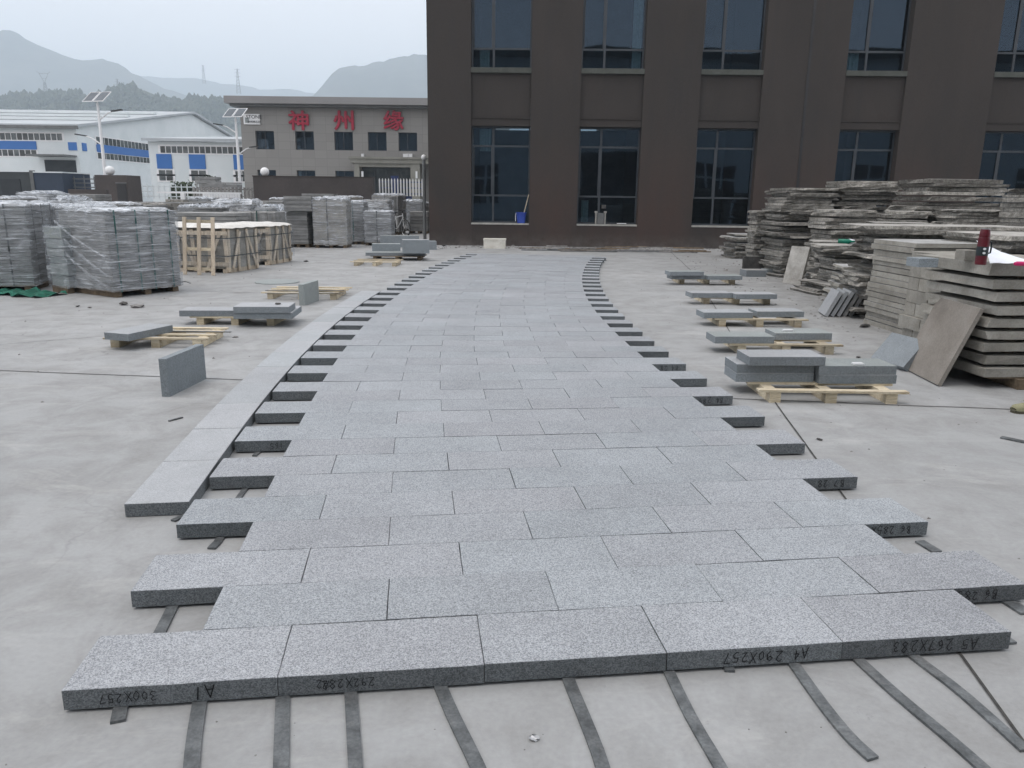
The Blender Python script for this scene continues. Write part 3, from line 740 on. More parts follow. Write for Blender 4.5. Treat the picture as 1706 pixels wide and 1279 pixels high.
# ------------------------------------------------------------------ stacks
def film_cap(parent, w, d, z, h=.06, mat='wrap_white', seed=0):
    rnd = random.Random(seed); nx, ny = 14, 10; vs, fs = [], []
    for i in range(ny + 1):
        for j in range(nx + 1):
            x, y = -w / 2 + w * j / nx, -d / 2 + d * i / ny
            e_ = 0 if 0 < i < ny and 0 < j < nx else -.05
            vs.append((x * (1.02 + rnd.uniform(-.02, .02)), y * (1.02 + rnd.uniform(-.02, .02)), z + e_ + rnd.uniform(0, h)))
    for i in range(ny):
        for j in range(nx):
            k = i * (nx + 1) + j; fs.append((k, k + 1, k + nx + 2, k + nx + 1))
    return obj('film_sheet', MB().add(vs, fs), [mat], parent)
def film_shell(parent, w, d, z0, z1, mat='wrap', seed=0, bulge=.02):
    rnd = random.Random(seed); n = 14; nz = 16; vs, fs = [], []
    per = []
    for i in range(n): per.append((-w / 2 + w * i / n, -d / 2, 0, -1))
    for i in range(n): per.append((w / 2, -d / 2 + d * i / n, 1, 0))
    for i in range(n): per.append((w / 2 - w * i / n, d / 2, 0, 1))
    for i in range(n): per.append((-w / 2, d / 2 - d * i / n, -1, 0))
    P = len(per)
    for q in range(nz + 1):
        z = z0 + (z1 - z0) * q / nz
        for i, (x, y, nx_, ny_) in enumerate(per):
            o_ = .008 + bulge * abs(noise.noise(Vector((x * 3 + seed, y * 3, z * 9)))) * 1.5
            vs.append((x + nx_ * o_ + (0.006 if x > 0 else -.006), y + ny_ * o_ + (0.006 if y > 0 else -.006), z + rnd.uniform(-.008, .008)))
    for q in range(nz):
        for i in range(P):
            fs.append((q * P + i, q * P + (i + 1) % P, (q + 1) * P + (i + 1) % P, (q + 1) * P + i))
    o = obj('plastic_wrap', MB().add(vs, fs), [mat], parent, sm=True)
    return o
SEED = [10]
def stack(label, c, w, d, h, rotz=0.0, t=.05, style='layers', mats=('grey_top', 'grey_side'), wrap=None, cap=None, straps=0, strap='strap', pal=True, jit=.01,
          name='tile_stack', group='stacks of stone tiles in the yard', rough=False, cat='stone stack', z0=0.0, strapy=False, grow=None, tj=.25, sides='front'):
    SEED[0] += 1
    T = thing(name, label, cat, (c[0], c[1], z0), rotz, group)
    z = 0.0
    if pal:
        for f in (-.42, 0, .42): box_part('bearer', T, f * w - .05, f * w + .05, -d / 2 + .02, d / 2 - .02, 0, .085, 'wood_dark')
        box_part('deck_board', T, -w / 2, w / 2, -d / 2, d / 2, .0855, .105, 'wood_dark')
        z = .106
    if style == 'layers':
        base_me = None if rough else slab_mb(rect(1, 1), 1, .02).mesh('stone_slab', mats)
        while z < h - t * .4:
            tt = t * random.uniform(1 - tj, 1 + tj)
            if z + tt > h: tt = max(h - z, .01)
            me = random.choice(rough_slab_meshes(mats[1] + mats[0], mats)) if rough else base_me
            k_ = 1.0
            if grow: k_ = grow(z / h)
            f1, f2 = (random.uniform(.82, 1.05), random.uniform(.86, 1.04)) if rough else (random.uniform(.995, 1.0), random.uniform(.995, 1.0))
            link('stone_slab', me, T, (random.uniform(-jit, jit) * (1.5 if rough else 1), random.uniform(-jit, jit) * (1.5 if rough else 1), z), (random.uniform(-.004, .004), random.uniform(-.004, .004), random.uniform(-1, 1) * jit * (1.6 if rough else .6)), (w * f1 * k_, d * f2 * k_, tt * (.90 if not rough else .93)))
            z += tt
            if rough and random.random() < .25 and z < h * .9: z += random.uniform(.012, .035)
    else:
        n = max(3, int(w / t)); me = slab_mb(rect(1, 1), 1, .02).mesh('stone_slab', mats)
        lean = .0
        for i in range(n):
            x = -w / 2 + (i + .5) * w / n
            link('stone_slab', me, T, (x, random.uniform(-jit, jit), z), (0, 0, random.uniform(-.01, .01)), (w / n * .93, d, (h - z) * random.uniform(.965, 1.0)))
        z = h
    if wrap: film_shell(T, w + .02, d + .02, .09 if pal else .01, z + .01, wrap, SEED[0])
    if cap: film_cap(T, w, d, z + .012, cap, 'wrap_white', SEED[0])
    for i in range(straps):
        x = -w / 2 + w * (i + .5 + random.uniform(-.12, .12)) / straps
        s_ = .012; o_ = .024 if wrap else .006
        b = MB()
        for (y0, y1, za, zb) in ((-d / 2 - o_ - .003, -d / 2 - o_, .08, z + .02), (d / 2 + o_, d / 2 + o_ + .003, .08, z + .02), (-d / 2 - o_, d / 2 + o_, z + .017, z + .02)):
            b.box(x - s_, x + s_, y0, y1, za, zb)
        obj('strap', b, [strap], T)
        if strapy:
            y_ = -d / 2 + d * (i + .5) / straps; b = MB()
            for (x0, x1, za, zb) in ((-w / 2 - o_ - .003, -w / 2 - o_, .08, z + .022), (w / 2 + o_, w / 2 + o_ + .003, .08, z + .022)):
                b.box(x0, x1, y_ - s_, y_ + s_, za, zb)
            obj('strap', b, [strap], T)
    return T
def st_px(label, x0, x1, yt, Y=None, yb=None, d=1.0, **kw):
    xm = (x0 + x1) / 2
    if Y is None: Y = gp(xm, yb).y
    a, b = dp(x0, yt, Y), dp(x1, yt, Y)
    return stack(label, ((a.x + b.x) / 2, Y + d / 2), b.x - a.x, d, (a.z + b.z) / 2, **kw)

# big wrapped pallets, left
stack('large film-wrapped pallet of tiles with green straps, nearer the path', (-6.37, 12.62), 1.17, 1.30, 1.30, R(58), .042, wrap='wrap', cap=.05, straps=4, strapy=False, name='wrapped_pallet', cat='wrapped pallet', group='large film wrapped pallets', jit=.006)
stack('large film-wrapped pallet of tiles at the left picture edge', (-8.62, 12.95), 1.45, 1.35, 1.36, R(14), .05, wrap='wrap', cap=.07, straps=3, strap='strap_dark', name='wrapped_pallet', cat='wrapped pallet', group='large film wrapped pallets', jit=.008, mats=('grey_top', 'grey_side'), strapy=True)
stack('film-wrapped slab stack between the two large wrapped pallets', (-7.75, 14.3), .9, .9, 1.30, R(20), .07, wrap='wrap', cap=.08, straps=1, strap='strap_dark', name='wrapped_pallet', cat='wrapped pallet', group='large film wrapped pallets')
T = bpy.data.objects['wrapped_pallet']
T = [o for o in bpy.data.objects if o.get('label', '').startswith('large film-wrapped pallet of tiles with green')][0]
for (y0, z0, y1, z1, wz) in ((-.66, .34, .66, .98, .10), (-.66, .16, .60, .72, .07), (-.66, .62, .64, 1.12, .05)):
    vs, fs = [], []
    for i in range(13):
        f = i / 12; y_ = y0 + (y1 - y0) * f; z_ = z0 + (z1 - z0) * f
        for q in range(4): vs.append((-.66 - .02 * q * (1 - q / 3) - .05 * math.sin(math.pi * f) + random.uniform(-.006, .006), y_, z_ + wz * (q / 3 - .5) * (.5 + .5 * f)))
    for i in range(12):
        for q in range(3): k_ = i * 4 + q; fs.append((k_, k_ + 4, k_ + 5, k_ + 1))
    obj('film_tail', MB().add(vs, fs), ['wrap'], T, sm=True)
stack('short stepped green-grey slabs on the left side of the nearer wrapped pallet', (-7.12, 12.62), .62, .50, 1.05, R(58), .15, mats=('green_top', 'green_top'), jit=.03, tj=.3, pal=True, name='tile_stack', wrap='wrap')
# green netting between the pallets
def netting():
    vs, fs = [], []; n = 16; rnd = random.Random(4)
    for i in range(n + 1):
        for j in range(9):
            x = -.65 + 1.3 * i / n; y_ = -.28 + .56 * j / 8
            vs.append((x, y_ + .05 * math.sin(i), max(.004, .02 + .05 * rnd.random() * (1 - abs(x) / .8) + .03 * math.sin(i * 1.7 + j))))
    for i in range(n):
        for j in range(8):
            k = i * 9 + j; fs.append((k, k + 1, k + 10, k + 9))
    o = obj('green_netting', MB().add(vs, fs), ['net'], loc=(-7.75, 12.1, 0), rot=(0, 0, R(-20)), label='crumpled green netting on the floor between the wrapped pallets', cat='netting')
netting()

def crate(label, c, w, d, h, rotz, foam=True):
    T = thing('wooden_crate', label, 'crate', (c[0], c[1], 0), rotz, 'timber crates with white foam tops')
    for f in (-.42, 0, .42): box_part('bearer', T, f * w - .05, f * w + .05, -d / 2, d / 2, 0, .08, 'wood_old')
    box_part('stone_load', T, -w / 2 + .05, w / 2 - .05, -d / 2 + .05, d / 2 - .05, .08, h - .06, 'tan_side')
    for s in (-1, 1):
        for i in range(4):
            x = -w / 2 + .06 + (w - .12) * i / 3
            box_part('slat', T, x - .038, x + .038, s * (d / 2 - .022) - .011, s * (d / 2 - .022) + .011, .02, h - .08 + random.uniform(-.03, .03), 'wood_old', tilt=(0, random.uniform(-.05, .05)))
            y_ = -d / 2 + .07 + (d - .14) * i / 3
            box_part('slat', T, s * (w / 2 - .022) - .011, s * (w / 2 - .022) + .011, y_ - .038, y_ + .038, .02, h - .08 + random.uniform(-.03, .03), 'wood_old', tilt=(random.uniform(-.06, .06), 0))
        for k_ in range(2):
            z = .14 if k_ == 0 else h - .2
            box_part('rail', T, -w / 2, w / 2, s * (d / 2) - .011, s * (d / 2) + .011, z, z + .08, 'wood_old')
        # diagonal braces
        for i in (-1, 1):
            m = Matrix.Translation((i * w * .24, s * (d / 2 + .004), h * .47)) @ Matrix.Rotation(i * .42, 4, 'Y')
            obj('brace', MB().box(-.032, .032, -.009, .009, -h * .42, h * .42, mat=m), ['wood_old'], T)
            m = Matrix.Translation((s * (w / 2 + .004), i * d * .24, h * .47)) @ Matrix.Rotation(i * .42, 4, 'X')
            obj('brace', MB().box(-.009, .009, -.032, .032, -h * .42, h * .42, mat=m), ['wood_old'], T)
    for z in (h * .35, h * .72):
        b = MB()
        for s in (-1, 1):
            b.box(-w / 2 - .02, w / 2 + .02, s * (d / 2 + .018) - .002, s * (d / 2 + .018) + .002, z, z + .02)
            b.box(s * (w / 2 + .018) - .002, s * (w / 2 + .018) + .002, -d / 2 - .02, d / 2 + .02, z, z + .02)
        obj('strap', b, ['strap_dark'], T)
    film_shell(T, w + .06, d + .06, .12, h - .12, 'wrap_thin', int(c[0] * 10) % 7, .012)
    # padded foam top
    nx, ny = 16, 12; vs, fs = [], []
    for i in range(ny + 1):
        for j in range(nx + 1):
            u, v = 2 * j / nx - 1, 2 * i / ny - 1
            e_ = max(abs(u), abs(v))
            vs.append((u * (w / 2 + .03), v * (d / 2 + .03), h + .02 * noise.noise(Vector((u * 3 + c[0], v * 3, 1))) - (.06 if e_ > .99 else (.02 if e_ > .86 else 0))))
    for i in range(ny):
        for j in range(nx):
            k_ = i * (nx + 1) + j; fs.append((k_, k_ + 1, k_ + nx + 2, k_ + nx + 1))
    obj('foam_top', MB().add(vs, fs), ['foam'], T, sm=True)
    return T
crate('nearest timber crate with white foam top behind the standing frame', (-6.25, 16.45), 1.22, 1.2, .96, R(-12))
crate('second timber crate with white foam top, right of the first', (-6.05, 18.35), 1.22, 1.2, .93, R(-8))
crate('timber crate with white foam top half hidden behind the wrapped pallet', (-7.7, 17.3), 1.2, 1.2, .95, R(-10))
# upright timber frame leaning against the crate
T = thing('timber_rack', 'upright ladder-like timber frame leaning on the crate', 'timber frame', gp(333, 458), R(-10))
T.rotation_euler = (R(-7), 0, R(-10))
for x in (-.31, 0, .30): box_part('post', T, x - .035, x + .035, -.03, .0, 0, 1.13, 'wood_old')
for z in (.09, .48, 1.02): box_part('cross_rail', T, -.30, .29, .001, .022, z, z + .06, 'wood')

FG = dict()
st_px('tall plain tile stack with an overhanging upper block, left of the wrapped one', 478, 514, 352, yb=412, d=.9, t=.035, mats=('grey_top', 'grey_side'), rotz=R(-6), straps=0)
a, b_ = dp(474, 333, 23.7), dp(521, 333, 23.7)
stack('overhanging upper tile block on the tall plain stack', ((a.x + b_.x) / 2, 24.15), b_.x - a.x, .95, .44, R(-4), .035, pal=False, z0=dp(495, 352, 23.8).z + .01)
st_px('tall wrapped tile stack with a black strap and white film on top', 519, 574, 333, yb=413, d=1.05, t=.05, wrap='wrap', cap=.12, straps=1, strap='strap_dark', rotz=R(3), mats=('grey_top', 'tan_side'))
st_px('wrapped stack with a dark lower block behind the tall wrapped one', 576, 604, 336, yb=407, d=.9, t=.08, wrap='wrap', cap=.05, straps=1)
st_px('low wide wrapped stack just left of the bicycle', 606, 650, 352, yb=409, d=.8, t=.07, wrap='wrap', cap=.03, straps=1, strap='strap_dark')
st_px('dark upright slab bundle behind the bicycle', 648, 663, 326, yb=391, d=1.3, t=.06, style='vertical', mats=('grey_side', 'grey_side'))
st_px('heap of stacked blocks behind the low wide wrapped stack', 600, 648, 331, Y=29, d=1.0, t=.12, wrap='wrap_white', jit=.03, rough=True, mats=('rough_top', 'rough_side'))
st_px('block stack right of the bicycle under the blue gate', 670, 703, 335, Y=36, d=1.2, t=.14, cap=.1, wrap='wrap')
st_px('low dark block stack right of the bicycle', 682, 712, 352, Y=33.5, d=1.0, t=.14)
st_px('stack with a flat grey board on top before the brown gate wall', 500, 552, 322, Y=29.5, d=1.2, t=.1, rotz=R(5))
st_px('tile stack with film scraps left of the tall plain stack', 452, 476, 350, Y=25.5, d=1, t=.08, wrap='wrap_white', cap=.15)
st_px('upright slab bundle with a green strap behind the second crate', 396, 458, 352, Y=22, d=1.0, t=.07, style='vertical', straps=1)
st_px('long table-like slab stack behind the first crate', 286, 392, 354, Y=20.5, d=1.2, t=.12, mats=('grey_top', 'grey_side'), straps=0)
st_px('upright slab bundle behind the table-like stack', 372, 398, 352, Y=21.9, d=.7, t=.07, style='vertical')
st_px('film-covered heap left of the brown gate wall', 352, 416, 340, Y=26.5, d=1.4, t=.1, rough=True, wrap='wrap_white', cap=.2, mats=('rough_top', 'rough_side'))
st_px('wide tile stack before the brown gate wall', 400, 470, 334, Y=29, d=1.2, t=.1)
st_px('wide tile stack behind the white barrier post', 325, 372, 335, Y=30, d=1.2, t=.1, jit=.02)
st_px('pale tile stack under the white barrier arm', 268, 322, 335, Y=27.5, d=1.2, t=.1)
st_px('slanted slab bundle right of the dark gate pillar', 214, 272, 336, Y=25, d=1.3, t=.09, style='vertical', mats=('grey_top', 'tan_side'))
st_px('low tile stack before the dark gate pillar', 190, 246, 340, Y=21, d=1.2, t=.09)
st_px('long tile stack behind the nearer wrapped pallet', 118, 200, 338, Y=19.5, d=1.2, t=.09, cap=.07)
st_px('white film-wrapped bundle behind the left edge pallet', 28, 78, 322, Y=22, d=1.1, t=.12, wrap='wrap_white', cap=.08)
st_px('grey tile bundle beside the white film-wrapped bundle', 78, 112, 326, Y=22.4, d=1.1, t=.12, wrap='wrap', straps=2)
st_px('far tile stack behind the low wall, left', 112, 158, 322, Y=27, d=1.1, t=.12)
st_px('far tile stack at the left picture edge', -10, 30, 326, Y=25, d=1.1, t=.12, rough=True, mats=('rough_top', 'rough_side'))
st_px('flat slab stack on the left edge just behind the wrapped pallet', 0, 84, 341, Y=17, d=1.2, t=.06, cap=.05)
st_px('brown tinted slab stack left of the dark pillar', 110, 160, 335, Y=24, d=1.0, t=.08, mats=('rough_top', 'rough_side'), rough=True)
st_px('distant tile stack between the crates and the gate wall', 425, 452, 345, Y=25, d=1.0, t=.1, wrap='wrap')
st_px('distant tile stack behind the barrier post base', 296, 330, 345, Y=24.5, d=1.0, t=.1, wrap='wrap', cap=.1)

for a_ in [
    ('dark slab stack close behind the left edge pallet', -14, 20, 330, 18.5, .09, 'layers', None, .06, ('grey_top', 'grey_side'), 0),
    ('tile stack with torn white film between the two big wrapped pallets and the dark pillar', 84, 118, 334, 20.5, .08, 'layers', 'wrap_white', .14, ('grey_top', 'grey_side'), 0),
    ('row of upright slabs just behind the nearer wrapped pallet', 200, 236, 344, 17.5, .06, 'vertical', None, 0, ('grey_top', 'tan_side'), 0),
    ('brownish block stack right of the slanted slab bundle', 236, 268, 339, 22.5, .12, 'layers', None, 0, ('rough_top', 'rough_side'), 0),
    ('pale upright slab bundle left of the barrier post', 272, 300, 331, 31, .09, 'vertical', None, 0, ('grey_top', 'tan_side'), 0),
    ('dark tile stack right of the barrier post', 312, 346, 331, 32, .1, 'layers', 'wrap', .1, ('grey_top', 'grey_side'), 1),
    ('low stack with white scraps behind the timber rack', 322, 362, 346, 23.5, .07, 'layers', None, .14, ('grey_top', 'grey_side'), 0),
    ('flat topped stack left of the film-covered heap', 404, 436, 338, 28, .1, 'layers', None, 0, ('grey_top', 'tan_side'), 0),
    ('wrapped tile stack with dark strap right of the green strapped bundle', 430, 462, 343, 26.5, .08, 'layers', 'wrap', .1, ('grey_top', 'grey_side'), 1),
    ('tall far stack left of the overhanging block', 446, 478, 331, 31, .1, 'layers', None, .06, ('grey_top', 'grey_side'), 0),
    ('far stack with board lid behind the wrapped stacks', 552, 600, 328, 30.5, .1, 'layers', None, .05, ('grey_top', 'tan_side'), 0),
    ('pale far stack behind the low wide wrapped stack', 622, 668, 325, 33, .12, 'layers', 'wrap', .08, ('grey_top', 'tan_side'), 1),
    ('far stack under the blue gate beside the lamp post', 692, 712, 338, 39, .14, 'layers', None, .08, ('grey_top', 'grey_side'), 0),
    ]:
    st_px(a_[0], a_[1], a_[2], a_[3], Y=a_[4], d=1.0, t=a_[5], style=a_[6], wrap=a_[7], cap=a_[8] or None, mats=a_[9], straps=a_[10], strap='strap_dark', jit=.03, rotz=R(random.uniform(-12, 12)))
# ------------------------------------------------------------------ right hand piles
RM = ('rough_top', 'rough_side')
def rs(label, x, y, w, d, z0, h, rot=0, t=.06, jit=.03, mats=RM, rough=True, name='slab_pile', group='piles of split stone slabs', pal=False, **kw):
    return stack(label, (x, y), w, d, h, R(rot), t, 'layers', mats, name=name, group=group, rough=rough, jit=jit, z0=z0, pal=pal, cat='slab pile', **kw)
# thick block stack at the right edge
T = thing('block_stack', 'stack of thick sawn blocks with dark gaps at the right edge', 'block stack', (4.98, 7.12, 0), R(4))
box_part('bearer', T, -.60, -.50, -.55, .5, 0, .09, 'wood_dark'); box_part('bearer', T, .1, .2, -.55, .5, 0, .09, 'wood_dark')
box_part('deck_board', T, -.85, 1.0, -.5, .5, .0905, .105, 'wood_dark')
BM = rough_slab_meshes('block', ('tan_side', 'tan_side'), .010, .05)
z = .106
for i in range(9):
    th = .080 if i < 8 else .105
    ox = (.02, .06, .03, .05, .03, .06, .04, .0, -.02)[i] + random.uniform(-.01, .015)
    link('stone_block', BM[i % 7], T, (ox, random.uniform(-.02, .02) + (.03 if i == 8 else 0), z), (0, random.uniform(-.006, .006), random.uniform(-.025, .025)), (1.9, 1.0 if i < 8 else 1.12, th))
    z += th
    if i < 8:
        for x in (-.62, .15, .75):
            box_part('spacer', T, x - .04, x + .04, -.40, .40, z - .001, z + .0295, 'wood_dark')
        z += .030
BT = z
# pale gridded block stack left of it
T = thing('block_stack', 'pale stack of squared blocks with saw-cut joints behind the leaning slab', 'block stack', (4.74, 8.05, 0), R(3))
GB = slab_mb(rect(1, 1), 1, .01).mesh('stone_block', ('tan_side', 'tan_side'))
z = 0
for i in range(8):
    th = .135
    for q in range(3):
        for r_ in range(3):
            if q and r_ == 1: continue
            link('stone_block', GB, T, (-.32 + .30 * q + random.uniform(-.005, .005) - (.05 if i == 2 and q == 0 else 0), -.2 + .2 * r_ + random.uniform(-.004, .004), z), (0, 0, random.uniform(-.01, .01)), (.294, .195, th - .005))
    z += th
# neat slab stack
rs('neat tall stack of sawn slabs with overhanging edges, left of the pale blocks', 5.20, 9.75, .92, .98, 0, 1.13, 4, .065, .03, mats=('grey_top', 'tan_side'), rough=False)
rs('leaning stack of thin slabs just behind the neat tall stack', 5.66, 11.1, .8, .9, 0, 1.02, 6, .05, .05)
rs('low stack of slabs behind the five leaning blue slabs', 5.45, 12.1, .8, .7, 0, .62, -8, .05, .05, mats=('grey_top', 'tan_side'))
# broad pale slabs across the top
T = rs('stack topped by broad pale slabs behind the red flask', 6.4, 9.55, 1.9, 1.2, 0, 1.24, 4, .06, .04)
rs('broad dusty slabs bridging two stacks behind the flask', 5.9, 10.9, 2.2, .9, 0, 1.28, -3, .055, .06, mats=('rough_top', 'rough_side'))
# round squat stack with slab on top
rs('squat stack of small tiles under a flat slab holding a green bottle', 5.85, 13.7, .75, .7, .22, .52, 5, .045, .015)
rs('rubble base of broken slabs under the squat tile stack', 5.85, 13.7, 1.35, 1.0, 0, .22, 10, .05, .08)
rs('flat slab table on the squat tile stack', 5.95, 13.6, 1.5, .9, .745, .11, -4, .05, .02)
me = smooth(MB().lathe([(.035, 0), (.04, .01), (.04, .17), (.015, .22), (.015, .26), (.001, .26)], 14).mesh('plastic_bottle', ['bottle']))
link('plastic_bottle', me, None, (5.52, 13.3, .92), (R(90), 0, R(60)), label='green bottle lying on the flat slab table', cat='bottle')
me = lump(.07, .7, 8); me.materials.append(M['paper'])
link('plastic_bag', me, loc=(5.72, 13.28, .86), label='small white bag beside the green bottle', cat='bag')
rs('small tilted slab stack between the tall pile and the squat stack', 6.55, 13.3, .9, .8, 0, 1.25, -12, .06, .06)
# tall pile
rs('tall ragged pile, leftmost column of the slab wall', 6.10, 16.9, 1.15, 1.1, 0, 1.84, 5, .06, .05)
rs('tall ragged pile, second column of the slab wall', 7.45, 17.1, 1.25, 1.2, 0, 2.0, -5, .06, .05)
rs('lower ragged column jutting before the slab wall', 6.5, 15.6, 1.0, .8, 0, 1.42, 9, .065, .06)
rs('pointed stack of slab offcuts before the slab wall', 7.35, 14.9, .75, .8, 0, 1.42, -14, .075, .06)
rs('tall dark column with long flat cap slabs in the slab wall', 8.35, 15.2, 1.7, 1.2, 0, 2.02, 2, .075, .05)
rs('split-faced column below the long flat cap slabs', 8.35, 14.2, 1.35, .7, 0, 1.46, 6, .06, .03)
rs('column of long thin slabs near the right picture edge', 10.75, 15.3, 2.0, 1.2, 0, 1.88, -6, .085, .05)
rs('fanned stack of thick slabs at the right picture edge', 8.9, 12.9, 1.0, 1.3, 0, 1.72, 24, .09, .03, mats=('grey_top', 'rough_side'), rough=False)
rs('second fanned stack of thick slabs at the right picture edge', 9.6, 12.2, 1.0, 1.3, 0, 1.6, 30, .09, .03, mats=('grey_top', 'rough_side'), rough=False)
rs('thin tottering tile column left of the slab wall', 5.55, 17.7, .42, .5, 0, 1.35, 4, .06, .03)
rs('low flat pile of wavy slabs near the building wall', 6.85, 21.9, 1.75, 1.2, 0, .66, 2, .075, .05, mats=('grey_top', 'rough_side'))
rs('short pile of wavy slabs in front of the low flat pile', 6.9, 20.4, 1.0, .8, 0, .48, -4, .07, .04, mats=('grey_top', 'rough_side'))
rs('pile of slabs filling the gap behind the pointed stack', 7.2, 18.6, 2.4, 1.0, 0, 1.85, 0, .08, .05)
rs('low offcut heap before the slab wall', 6.2, 14.9, .9, .7, 0, .85, -10, .07, .08)
# slabs leaning and standing on the right
def leaner(label, foot, w, h, t, rotz, lean, roll=0, mats=('rough_top', 'rough_side'), group='slabs leaning against the right hand stacks', jit=.002):
    """slab standing on its short edge; local x = width, leans back (+y)"""
    ol = rect(w, h, 5, 6)
    mb = slab_mb(ol, t, .004, jit, .001)
    mb.v = [(x, -z, y_ + h / 2) for x, y_, z in mb.v]
    mb.v = [(x, y_ + t, z) for x, y_, z in mb.v]
    o = obj('stone_slab', mb, mats, loc=(foot[0], foot[1], foot[2] if len(foot) > 2 else 0), label=label, cat='slab', group=group)
    o.rotation_euler = Matrix.Rotation(rotz, 3, 'Z').to_4x4().to_3x3().to_euler()
    o.matrix_world = Matrix.Translation(o.location) @ Matrix.Rotation(rotz, 4, 'Z') @ Matrix.Rotation(lean, 4, 'X') @ Matrix.Rotation(roll, 4, 'Y')
    return o
LG = 'slabs leaning against the right hand stacks'
standing('large brown-grey slab leaning on the thick block stack', (3.80, 6.62, .0), .78, .74, .035, R(86), R(21), mats=('rough_side', 'brown_slab'), group=LG, name='stone_slab')
standing('blue-grey slab leaning low beside the large leaning slab', (3.80, 7.22, .0), .47, .33, .07, R(103), R(40), mats=('blue_side', 'blue_side'), group=LG)
leaner('thin tall slab leaning on the slab wall', (5.40, 15.0), .42, .74, .05, R(-58), R(-14))
for i in range(5):
    standing(['first', 'second', 'third', 'fourth', 'fifth'][i] + ' from left of the five small blue slabs leaning in a row', (4.42 + .088 * i, 10.72 + .01 * i, 0), .46, .38, .050, R(80), R(25), mats=(('blue_side', 'kerb_top') if i < 3 else ('grey_side', 'grey_side')), group='five small slabs leaning in a row')
standing('dark green slab standing behind the far right pallet', (5.12, 17.3, 0), .72, .36, .05, 0, R(-6), mats=('green_top', 'darkbit'), group='slabs near the far right pallet')
loose('pale tile block lying before the dark standing slab', 1243, 1276, 461, 0, depth=.35, th=.14, mats=('grey_top', 'blue_side'), group='slabs near the far right pallet')
loose('flat green-grey block right of the pale tile block', 1277, 1292, 458, 0, depth=.3, th=.12, mats=G1, group='slabs near the far right pallet')

# things on the block stack: flask, paper, magenta thing
ft = Vector((4.18, 6.82, BT))
fp = gp(1633, 441, BT); 
T = thing('thermos_flask', 'maroon thermos flask with dark band on the thick blocks', 'flask', (fp.x, fp.y, BT + .002))
T.scale = (.86, .86, .98)
obj('flask_body', MB().lathe([(.048, 0), (.050, .01), (.050, .075)], 20), ['thermos'], T, sm=False)
obj('label_band', MB().lathe([(.0515, .075), (.0515, .15)], 20), ['thermos_band'], T)
obj('flask_shoulder', MB().lathe([(.050, .15), (.050, .215), (.047, .225)], 20), ['thermos'], T)
obj('flask_cup', MB().lathe([(.0455, .2255), (.045, .26), (.040, .285), (.038, .29)], 20), ['thermos'], T)
obj('steel_rim', MB().lathe([(.038, .2905), (.038, .296), (.001, .297)], 20), ['steel'], T)
h_ = MB().tube([(.05, -.01, .19), (.068, -.012, .185), (.072, -.012, .14), (.07, -.012, .10), (.052, -.01, .095)], .008, 8)
obj('handle', h_, ['thermos_band'], T)
b = MB()
for z_ in (.132, .098): b.add([(-.012 + .016 * math.cos(a_), -.0522, z_ + .010 * math.sin(a_)) for a_ in [i * math.pi / 4 for i in range(8)]], [tuple(range(8))])
obj('label_mark', b, ['globe'], T)
def sheet(name, label, w, d, loc, rotz, mat, amp):
    vs, fs = [], []
    for i in range(11):
        for j in range(9):
            x, y_ = w * (i / 10 - .5), d * (j / 8 - .5)
            vs.append((x, y_, .003 + amp * ((1 - i / 10) ** 1.2 * .8 + .2) * (j / 8) ** .7 + .006 * abs(math.sin(i * .9 + j * .5))))
    for i in range(10):
        for j in range(8):
            k_ = i * 9 + j; fs.append((k_, k_ + 1, k_ + 10, k_ + 9))
    return obj(name, MB().add(vs, fs), [mat], loc=loc, rot=(0, 0, rotz), label=label, cat='paper', sm=True)
p = gp(1682, 440, BT)
sheet('paper_sheet', 'curled white drawing sheet right of the flask', .36, .30, (p.x + .03, p.y + .13, BT + .002), R(-6), 'paper', .17)
p = gp(1684, 443, BT)
obj('plastic_tube', MB().tube([(0, 0, .02), (.02, 0, .021), (.2, .01, .021), (.3, .01, .02)], [.012, .018, .018, .016], 10), ['magenta'], loc=(p.x, p.y - .04, BT + .002), label='magenta plastic tube beside the white sheet', cat='tube')
p = gp(1545, 428, 1.08)
loose('small dark squared block on top of the pale gridded stack', 1530, 1562, 445, 1.082, depth=.16, th=.07, mats=('blue_side', 'blue_side'), name='stone_block', cat='block', group='small blocks left on the stacks')
p = gp(1620, 432, BT + .0)
loose('small pale block behind the flask', 1606, 1626, 434, BT + .002, depth=.12, th=.09, mats=('tan_side', 'tan_side'), name='stone_block', cat='block', group='small blocks left on the stacks')

